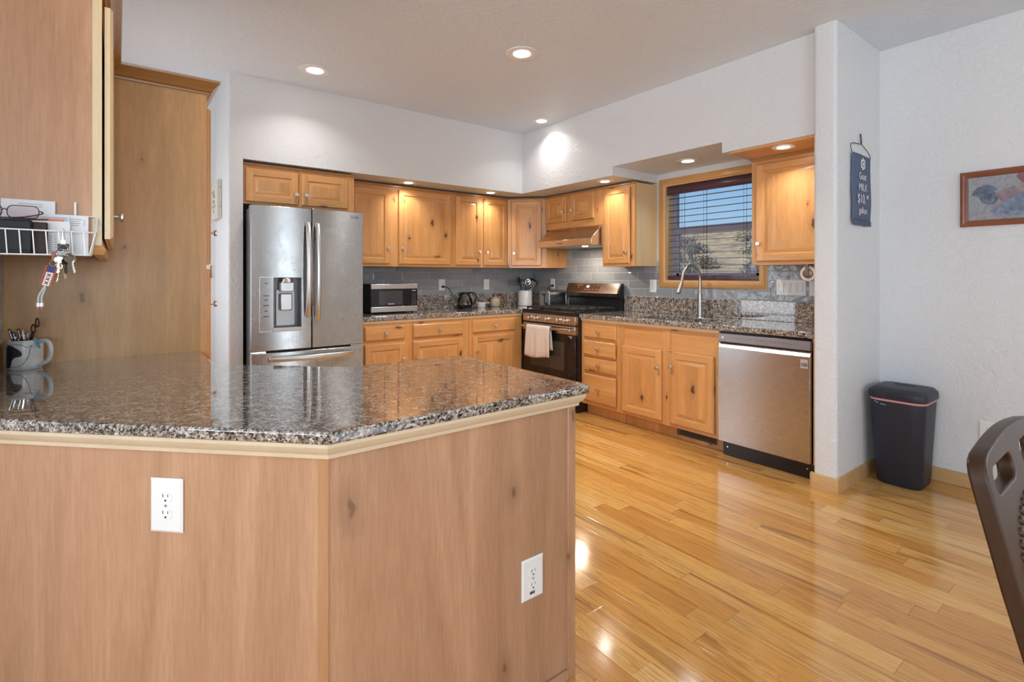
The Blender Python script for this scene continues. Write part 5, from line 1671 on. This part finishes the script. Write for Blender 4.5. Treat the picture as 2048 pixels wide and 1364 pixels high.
MB().box(-0.048, 0.033, -0.006, -0.0045, 0.006, 0.060).build('pocket', LBR, t, bevel=0.001)

# spectacles on top of the black wallet
t = thing('eyeglasses', 'thin-rimmed reading glasses lying on the black wallet', 'glasses', (-0.235, 1.888, zb_ + 0.0935))
GRM = plain('rim_brown', (0.07, 0.035, 0.035), 0.35, 0.6)
def lens_path(cx_):
    pts = rrect(cx_, 0.018, 0.062, 0.034, 0.013, 5)
    return [(x, -0.006 + (z - 0.018) * 0.25, z + 0.001) for x, z in pts]
for cx_ in (0.036, -0.036):
    lp = lens_path(cx_)
    MB().tube(lp, 0.0011, 6, closed=True).build('rim', GRM, t, smooth=60)
    b = MB(); b.f([b.v(p) for p in lp])
    b.build('lens', pane_mat('lens_tint', (0.86, 0.78, 0.80)), t)
MB().tube(smooth_path([(-0.005, -0.006, 0.022), (0, -0.008, 0.025), (0.005, -0.006, 0.022)]), 0.0013, 6).build('bridge', GRM, t)
MB().tube(smooth_path([(0.067, -0.004, 0.022), (0.072, 0.004, 0.022), (0.070, 0.010, 0.017), (0.03, 0.011, 0.006), (-0.02, 0.012, 0.003)]), 0.0017, 6).build('temple', GRM, t, smooth=60)
MB().tube(smooth_path([(-0.067, -0.004, 0.022), (-0.072, 0.004, 0.022), (-0.068, 0.009, 0.014), (-0.02, 0.008, 0.003), (0.06, 0.009, 0.002), (0.085, 0.010, 0.004)]), 0.0017, 6).build('temple', GRM, t, smooth=60)

# ------------------------------------------------------------------ keys hanging from the rim
t = thing('key_bunch', 'bunch of keys with a beaded flag fob hanging from the wire basket', 'keys', (-0.117, 1.864, 1.381))
def ringtube(c, r, ax, tr=0.0012, n=20):
    ax = Vector(ax).normalized(); e1 = ax.orthogonal().normalized(); e2 = ax.cross(e1)
    return [Vector(c) + e1 * r * math.cos(2 * PI * i / n) + e2 * r * math.sin(2 * PI * i / n) for i in range(n)]
b = MB()
b.tube([(0.0, 0.0055, 0.006), (0.0, 0.010, 0.002), (0.0, 0.007, -0.004)], 0.0012, 6)
b.tube([(0, 0.0045, 0.006), (0, -0.003, 0.004), (0, -0.004, -0.014), (0, -0.003, -0.028)], [0.0018, 0.0022, 0.003, 0.004], 8)
b.box(-0.0045, 0.0045, -0.006, 0.0, -0.036, -0.027)
b.build('snap_hook', CHR, t, smooth=40)
MB().box(-0.012, 0.012, -0.006, -0.002, -0.056, -0.036).build('strap', BLKM, t, bevel=0.003)
b = MB()
b.tube(ringtube((0, -0.006, -0.048), 0.010, (0.1, 1, 0.2)), 0.0013, 6, closed=True)
b.tube(ringtube((-0.004, -0.006, -0.062), 0.011, (0.3, 1, 0.1)), 0.0013, 6, closed=True); b.tube(ringtube((0.006, -0.007, -0.060), 0.008, (-0.3, 1, 0.3)), 0.0012, 6, closed=True)
b.build('split_ring', CHR, t, smooth=60)
KM1 = plain('key_nickel', (0.46, 0.42, 0.37), 0.35, 1.0); KM2 = plain('key_brass', (0.38, 0.29, 0.17), 0.38, 1.0); KM3 = plain('key_dark', (0.16, 0.125, 0.10), 0.38, 1.0)
def key(x, y, z, ang, L, m, sp=0):
    M = Matrix.Translation((x, y, z)) @ Matrix.Rotation(ang, 4, 'Y') @ Matrix.Rotation(sp, 4, 'Z')
    b = MB(M)
    hp = [(0.0105 * math.cos(2 * PI * i / 14), -0.010 + 0.0095 * math.sin(2 * PI * i / 14)) for i in range(14)]
    b.yprism(hp, -0.001, 0.001)
    b.yprism([(-0.0035, -0.018), (0.0035, -0.018), (0.0035, -0.018 - L * 0.2), (0.002, -0.018 - L * 0.3), (0.0035, -0.018 - L * 0.45), (0.0022, -0.018 - L * 0.6), (0.0034, -0.018 - L * 0.8), (0.0, -0.018 - L), (-0.0035, -0.018 - L * 0.92)][::-1], -0.0009, 0.0009)
    b.build('key', m, t, smooth=0, bevel=0.0003)
key(-0.008, -0.006, -0.070, 0.05, 0.030, KM1)
key(0.010, -0.009, -0.068, -0.16, 0.034, KM3, 0.3)
key(0.014, -0.005, -0.070, -0.22, 0.030, KM1, -0.2)
key(0.004, -0.004, -0.074, -0.05, 0.026, KM3, 0.8)
key(0.000, -0.003, -0.084, -0.10, 0.032, KM2, 0.5)
key(-0.008, -0.0025, -0.088, 0.10, 0.036, KM2, -0.5)
MB().tube(smooth_path([(0.006, -0.006, -0.062), (0.020, -0.008, -0.068), (0.026, -0.008, -0.082)]), [0.003] * 13, 6).build('key_tab', KM2, t, smooth=60)
MB().box(-0.024, -0.016, -0.0055, -0.002, -0.082, -0.057).build('leather_tag', plain('tag_red', (0.30, 0.10, 0.06), 0.6), t, bevel=0.001)
# beaded flag fob, slanting down to the left
FM = Matrix.Translation((-0.022, -0.006, -0.097)) @ Matrix.Rotation(rad(15), 4, 'Y')
MB().tube(ringtube((-0.020, -0.006, -0.090), 0.008, (0.1, 1, 0)), 0.0010, 6, closed=True).build('fob_ring', CHR, t, smooth=60)
BR = plain('bead_red', (0.42, 0.08, 0.05), 0.35); BWh = plain('bead_white', (0.78, 0.77, 0.76), 0.35); BBl = plain('bead_blue', (0.03, 0.05, 0.26), 0.35)
b = MB(FM)
for r_ in range(10):
    for c_ in range(5):
        mi = 2 if (r_ < 3 and c_ in (1, 2, 3)) else (0 if c_ in (0, 4) else (1 if c_ in (1, 3) or r_ % 2 else 0))
        b.ball((-0.0105 + c_ * 0.0053, 0, -0.004 - r_ * 0.0054), 0.0028, 5, m=mi, sc=(1, 0.7, 1))
b.build('flag_fob', [BR, BWh, BBl], t)
b = MB()
b.tube(smooth_path([(-0.036, -0.006, -0.150), (-0.042, -0.006, -0.162), (-0.049, -0.006, -0.178), (-0.050, -0.006, -0.196)]), 0.0028, 7)
b.tube(smooth_path([(-0.036, -0.006, -0.150), (-0.038, -0.006, -0.164), (-0.043, -0.006, -0.180), (-0.043, -0.006, -0.196)]), 0.0028, 7)
b.build('fob_tail', plain('cord_grey', (0.42, 0.40, 0.38), 0.5), t, smooth=60)
b = MB()
for x in (-0.050, -0.043):
    b.cyl((x, -0.006, -0.196), (x, -0.006, -0.206), 0.004, n=10)
    b.cyl((x, -0.006, -0.206), (x, -0.006, -0.212), 0.0036, n=10, m=1)
b.build('tail_bead', [BWh, BR], t, smooth=40)

# ================================================================== mug of pens
MX, MY = -0.271, 2.612
t = thing('mug', 'wide white ceramic mug with a black animal drawing, holding pens on the peninsula', 'mug', (MX, MY, ZC))
MG = NT('mug_glaze')
tc = MG.n('ShaderNodeTexCoord'); n1 = MG.noise(tc.outputs['Object'], 30, 4, 0.6, 0.5)
MG.l(MG.ramp(n1.outputs['Fac'], [(0.35, (0.56, 0.58, 0.55)), (0.65, (0.70, 0.71, 0.69))]), MG.b.inputs['Base Color'])
MG.b.inputs['Roughness'].default_value = 0.22
MB().stack((0, 0, 0), (0, 0, 1), [(0, 0.046), (0.003, 0.049), (0.020, 0.0515), (0.070, 0.0515), (0.104, 0.0505), (0.107, 0.0495), (0.106, 0.046), (0.098, 0.0455), (0.008, 0.044), (0.006, 0.0)], 40).build('cup', MG.m, t, smooth=45)
RV = Vector((0.79, -0.61, 0))
def mv(r, z): return (RV.x * r, RV.y * r, z)
MB().tube(smooth_path([mv(0.046, 0.097), mv(0.066, 0.104), mv(0.088, 0.096), mv(0.096, 0.066), mv(0.088, 0.034), mv(0.066, 0.018), mv(0.046, 0.016)]), 0.0078, 10).build('handle', MG.m, t, smooth=60)
# drawing wrapped on the side that faces the room
def wrap(pts, rr, off=0.0):
    base = math.atan2(-0.61 * 0 - 1.0, 0.10)
    out = []
    for u, z in pts:
        a = base + u / 0.0515
        out.append((rr * math.cos(a), rr * math.sin(a), z))
    return out
def wrap_patch(b, pts, rr, m=0, n=None):
    q = smooth_path([(u, 0, z) for u, z in pts] + [(pts[0][0], 0, pts[0][1])], 3)[:-1]
    c = sum((v_.x for v_ in q)) / len(q), sum((v_.z for v_ in q)) / len(q)
    for k in range(len(q)):
        p1, p2 = q[k], q[(k + 1) % len(q)]
        prev = None
        for s_ in range(5):
            f0, f1 = s_ / 5, (s_ + 1) / 5
            def L_(p, f): return (c[0] + (p.x - c[0]) * f, c[1] + (p.z - c[1]) * f)
            b.quad(wrap([L_(p1, f0), L_(p2, f0), L_(p2, f1), L_(p1, f1)], rr), m)
b = MB()
wrap_patch(b, [(-0.062, 0.010), (-0.060, 0.085), (-0.040, 0.090), (-0.028, 0.083), (-0.012, 0.070), (-0.008, 0.056), (-0.014, 0.050), (-0.030, 0.046), (-0.040, 0.030), (-0.044, 0.012)], 0.0521)
b.build('animal_drawing', plain('drawing_black', (0.018, 0.018, 0.02), 0.4), t, smooth=60)
b = MB()
b.tube(wrap([(p.x, p.z) for p in smooth_path([(-0.060, 0, 0.094), (-0.030, 0, 0.094), (-0.010, 0, 0.092), (0.004, 0, 0.082), (0.010, 0, 0.086), (0.020, 0, 0.088), (0.014, 0, 0.080), (0.012, 0, 0.065), (0.006, 0, 0.042), (-0.008, 0, 0.020), (-0.025, 0, 0.014), (-0.045, 0, 0.012)], 4)], 0.0519), 0.0009, 5)
b.build('line_drawing', plain('drawing_grey', (0.10, 0.10, 0.11), 0.4), t, smooth=60)

PENS = [('dark burgundy pen leaning far left in the mug', (-0.005, 0.010), (-0.042, -0.012, 0.150), (0.05, 0.02, 0.025)),
        ('black pen with silver band near the left side of the mug', (0.000, -0.008), (-0.030, -0.022, 0.140), (0.02, 0.02, 0.022)),
        ('brown marker standing left of centre in the mug', (0.010, 0.005), (-0.018, -0.010, 0.150), (0.10, 0.03, 0.03)),
        ('silver pen with pale clip at the centre of the mug', (0.012, -0.010), (-0.005, -0.018, 0.147), (0.45, 0.40, 0.40)),
        ('short grey pen right of centre in the mug', (0.005, 0.0), (0.010, -0.022, 0.138), (0.25, 0.22, 0.22))]
for lab, p0, p1, col in PENS:
    t = thing('pen', lab, 'pen', (MX + p0[0], MY + p0[1], ZC + 0.0085), 0, 'pens in the mug')
    v = Vector((p1[0] - p0[0], p1[1] - p0[1], p1[2] - 0.0085))
    pm = plain('pen_%d' % int(col[0] * 100), col, 0.3, 0.2)
    M = Matrix.Translation((0, 0, 0)) @ Vector((0, 0, 1)).rotation_difference(v.normalized()).to_matrix().to_4x4()
    L_ = v.length
    MB(M).stack((0, 0, 0.002), (0, 0, 1), [(0, 0.001), (0.012, 0.0045), (L_ * 0.82, 0.005)], 12).build('barrel', pm, t, smooth=40)
    MB(M).stack((0, 0, L_ * 0.82), (0, 0, 1), [(0.0, 0.0056), (L_ * 0.03, 0.0056)], 12).build('band', CHR, t)
    MB(M).stack((0, 0, L_ * 0.85), (0, 0, 1), [(0, 0.0048), (L_ * 0.13, 0.0042), (L_ * 0.15, 0.002)], 12).build('cap', pm, t, smooth=40)
    MB(M).box(-0.0015, 0.0015, -0.0085, -0.006, L_ * 0.72, L_ * 0.96).box(-0.0015, 0.0015, -0.0085, 0, L_ * 0.95, L_ * 0.97).build('clip', CHR, t)
t = thing('scissors', 'dark slim scissors leaning right out of the mug', 'scissors', (MX - 0.012, MY + 0.006, ZC + 0.0085))
v = Vector((0.045, -0.018, 0.160))
MB().tube([(0, 0, 0.003), v * 0.6, v * 0.8], [0.003, 0.005, 0.004], 8).build('blade', plain('scissor_dark', (0.06, 0.05, 0.05), 0.3, 0.8), t, smooth=50)
MB().tube([v * 0.78 + RV * (0.007 * math.cos(2 * PI * i / 18)) + Vector((0, 0, 0.013 + 0.016 * math.sin(2 * PI * i / 18))) for i in range(18)], 0.0028, 6, closed=True).tube([v * 0.88 + RV * (0.009 + 0.006 * math.cos(2 * PI * i / 18)) + Vector((0, 0, 0.020 + 0.016 * math.sin(2 * PI * i / 18))) for i in range(18)], 0.0028, 6, closed=True).build('handle', plain('scissor_handle', (0.10, 0.035, 0.025), 0.4), t, smooth=60)
t = thing('bag_clip', 'turquoise plastic clip hooked on the mug rim above its handle', 'clip', (MX + RV.x * 0.046, MY + RV.y * 0.046, ZC + 0.1078))
TQ = plain('clip_turquoise', (0.05, 0.38, 0.58), 0.4)
M = Matrix.Rotation(math.atan2(-0.61, 0.79), 4, 'Z') @ Matrix.Rotation(rad(-28), 4, 'Y')
MB(M).box(0.0025, 0.0045, -0.0165, -0.0085, -0.036, 0.003).build('front_arm', TQ, t, bevel=0.0008)
MB(M).box(-0.0005, 0.0045, -0.0165, -0.0085, 0.001, 0.004).build('spring', CHR, t, bevel=0.0006)

# ================================================================== dining chair
t = thing('dining_chair', 'dark wood dining chair with carved beaded back at the right edge', 'chair', (1.345, 0.0, 0))
CH = wood('chair_walnut', (0.062, 0.027, 0.011), (0.028, 0.012, 0.005), 'Z', rough=0.36, knots=0.0, boards=0.6, coat=0.0)
CH.node_tree.nodes['Principled BSDF'].inputs['Specular IOR Level'].default_value = 0.32
Wc = 0.45
LEAN = rad(13)
BM_ = Matrix.Translation((0, 0.094, 0.46)) @ Matrix.Rotation(-LEAN, 4, 'X')
H = 0.510
def backpts():
    pts = [(-Wc / 2 + 0.03, 0.0), (Wc / 2 - 0.03, 0.0)]
    pts += [(Wc / 2, 0.30), (Wc / 2, H - 0.045)]
    pts += [(Wc / 2 - 0.03 + 0.03 * math.cos(a), H - 0.035 + 0.03 * math.sin(a)) for a in (rad(20), rad(45), rad(70))]
    for i in range(11):
        u = i / 10
        pts.append((Wc / 2 - 0.04 - (Wc - 0.08) * u, H + 0.012 * math.sin(PI * u)))
    pts += [(-Wc / 2 + 0.03 + 0.03 * math.cos(a), H - 0.035 + 0.03 * math.sin(a)) for a in (rad(110), rad(135), rad(160))]
    pts += [(-Wc / 2, H - 0.045), (-Wc / 2, 0.30)]
    return pts
def slot_at(cx_, cz, w_, h_):
    return [(p[0], p[1]) for p in rrect(cx_, cz, w_, h_, h_ / 2 - 0.002, 6)]
b = MB(BM_)
bm = b.bm
outl = backpts(); holes = [slot_at(-0.115, H - 0.048, 0.150, 0.042), slot_at(0.115, H - 0.048, 0.150, 0.042)]
for y in (-0.013, 0.013):
    ed = []
    for ring_ in [outl] + holes:
        vsr = [b.v((p[0], y, p[1])) for p in ring_]
        ed += [bm.edges.new((vsr[i], vsr[(i + 1) % len(vsr)])) for i in range(len(vsr))]
    bmesh.ops.triangle_fill(bm, use_beauty=True, use_dissolve=False, edges=ed)
for ring_ in [outl] + holes:
    n = len(ring_)
    for i in range(n):
        p, q = ring_[i], ring_[(i + 1) % n]
        b.quad([(p[0], -0.013, p[1]), (q[0], -0.013, q[1]), (q[0], 0.013, q[1]), (p[0], 0.013, p[1])])
bk = b.build('backrest', CH, t, bevel=0.004, seg=3, smooth=40)
b = MB(BM_)
for i in range(23):
    a = rad(200 - 220 * i / 22)
    b.ball((0.0 + 0.165 * math.cos(a), -0.013, 0.30 + 0.105 * math.sin(a)), 0.0085, 6, sc=(1, 0.6, 1))
b.build('bead', CH, bk, smooth=60)
b = MB(BM_)
b.ball((0, -0.006, 0.30), 0.145, 14, sc=(1.0, 0.11, 0.62))
b.build('carved_panel', CH, bk, smooth=60)
b = MB()
b.loft([(rrect(0, -0.10, 0.40, 0.38, 0.06), 0.425), (rrect(0, -0.10, 0.46, 0.44, 0.07), 0.435), (rrect(0, -0.10, 0.46, 0.44, 0.07), 0.455), (rrect(0, -0.10, 0.43, 0.41, 0.07), 0.462)])
b.build('seat', CH, t, smooth=40)
for sx_ in (-1, 1):
    MB().tube([(sx_ * 0.205, -0.285, 0.0), (sx_ * 0.190, -0.275, 0.25), (sx_ * 0.180, -0.265, 0.430)], [0.016, 0.024, 0.020], 12).build('leg', CH, t, smooth=50)
    MB().tube([(sx_ * 0.200, 0.110, 0.0), (sx_ * 0.185, 0.085, 0.25), (sx_ * 0.175, 0.070, 0.430)], [0.016, 0.024, 0.020], 12).build('leg', CH, t, smooth=50)
    MB().tube([(sx_ * 0.196, -0.278, 0.16), (sx_ * 0.190, 0.094, 0.16)], 0.010, 10).build('stretcher', CH, t, smooth=50)

# ================================================================== outside the window
HM = NT('dry_hillside')
tc = HM.n('ShaderNodeTexCoord')
n1 = HM.noise(tc.outputs['Object'], 0.35, 6, 0.65, 1.0); n2 = HM.noise(tc.outputs['Object'], 2.2, 4, 0.6)
f = HM.math('ADD', HM.math('MULTIPLY', n1.outputs['Fac'], 0.6), HM.math('MULTIPLY', n2.outputs['Fac'], 0.4))
HM.l(HM.ramp(f, [(0.36, (0.12, 0.115, 0.11)), (0.46, (0.30, 0.255, 0.19)), (0.54, (0.46, 0.38, 0.24)), (0.64, (0.52, 0.45, 0.32))]), HM.b.inputs['Base Color'])
HM.b.inputs['Roughness'].default_value = 0.95
b = MB(); N = 44
def hill_z(x, y):
    r = max(0.0, x - 7.0)
    return -0.30 + 0.090 * r + 0.0019 * r * r + 0.5 * noise.noise(Vector((x * 0.12, y * 0.12, 3.0))) * min(1, r / 6) + 0.12 * noise.noise(Vector((x * 0.5, y * 0.5, 1.0)))
gx = [5.0 + 40.0 * (i / N) ** 1.3 for i in range(N + 1)]; gy = [-14 + 62 * j / N for j in range(N + 1)]
vs_ = [[b.v((x, y, hill_z(x, y))) for y in gy] for x in gx]
for i in range(N):
    for j in range(N):
        b.f([vs_[i][j], vs_[i + 1][j], vs_[i + 1][j + 1], vs_[i][j + 1]])
struct(b.build('ground_hillside', HM.m, smooth=180))
SH = plain('shrub_twigs', (0.26, 0.25, 0.26), 0.9, nz=0.5, nscale=3)
SH2 = plain('shrub_sage', (0.34, 0.31, 0.24), 0.9, nz=0.5, nscale=3)
random.seed(11)
def shrub(label, x, y, s_, m, group=None):
    t = thing('bush', label, 'bush', (x, y, hill_z(x, y) - 0.05), random.uniform(0, 6), group)
    b = MB()
    for i in range(420):
        a = random.uniform(0, 2 * PI); e_ = random.uniform(0.05, 1.0); r = s_ * random.uniform(0.45, 1.0)
        p = Vector((math.cos(a) * math.cos(e_ * 1.4) * r, math.sin(a) * math.cos(e_ * 1.4) * r, math.sin(e_ * 1.4) * r * 0.9))
        d = Vector((random.uniform(-1, 1), random.uniform(-1, 1), random.uniform(-.3, 1))).normalized() * s_ * 0.16
        n_ = d.orthogonal().normalized() * s_ * 0.045
        b.quad([p - n_, p + n_, p + d + n_ * 0.4, p + d - n_ * 0.4])
    b.build('foliage', m, t, smooth=0)
    b = MB()
    for i in range(14):
        a = random.uniform(0, 2 * PI); e_ = random.uniform(0.35, 1.3)
        v = Vector((math.cos(a) * math.cos(e_), math.sin(a) * math.cos(e_), math.sin(e_))) * s_ * 0.9
        b.tube([(0, 0, 0), v * 0.5 + Vector((0, 0, 0.05)), v], [0.03 * s_, 0.02 * s_, 0.008 * s_], 5)
    b.build('twigs', SH, t, smooth=0)
for x, y, s_, k in ((13.5, 8.1, 0.40, 1), (16, 9.9, 0.5, 0), (16.5, 8.0, 0.45, 1), (19.0, 12.6, 0.6, 1), (21, 10.6, 0.7, 0), (23.5, 14.6, 0.8, 1), (26, 13.0, 0.8, 1), (29, 18.6, 0.9, 0), (30, 15.4, 0.9, 1), (33, 22.0, 1.0, 0), (35, 18.5, 1.0, 1), (25.5, 17.6, 0.7, 1)):
    shrub('scrubby bush on the dry hillside outside the window', x, y, s_, SH if k == 0 else SH2, 'bushes on the hillside')
t = thing('bare_tree', 'bare grey tree on the hillside at the left of the window view', 'tree', (14.5, 9.35, hill_z(14.5, 9.35) - 0.1))
b = MB()
def branch(p, d, L_, r, k):
    q = p + d * L_
    b.tube([p, (p + q) / 2 + Vector((random.uniform(-.05, .05), random.uniform(-.05, .05), 0)) * L_, q], [r, r * 0.8, r * 0.6], 5)
    if k:
        for _ in range(3):
            nd = (d + Vector((random.uniform(-.8, .8), random.uniform(-.8, .8), random.uniform(-.1, .6)))).normalized()
            branch(q if _ else (p + q) / 2, nd, L_ * random.uniform(0.62, 0.8), r * 0.55, k - 1)
branch(Vector((0, 0, 0)), Vector((0, 0, 1)), 0.8, 0.09, 5)
b.build('branches', SH, t, smooth=0)
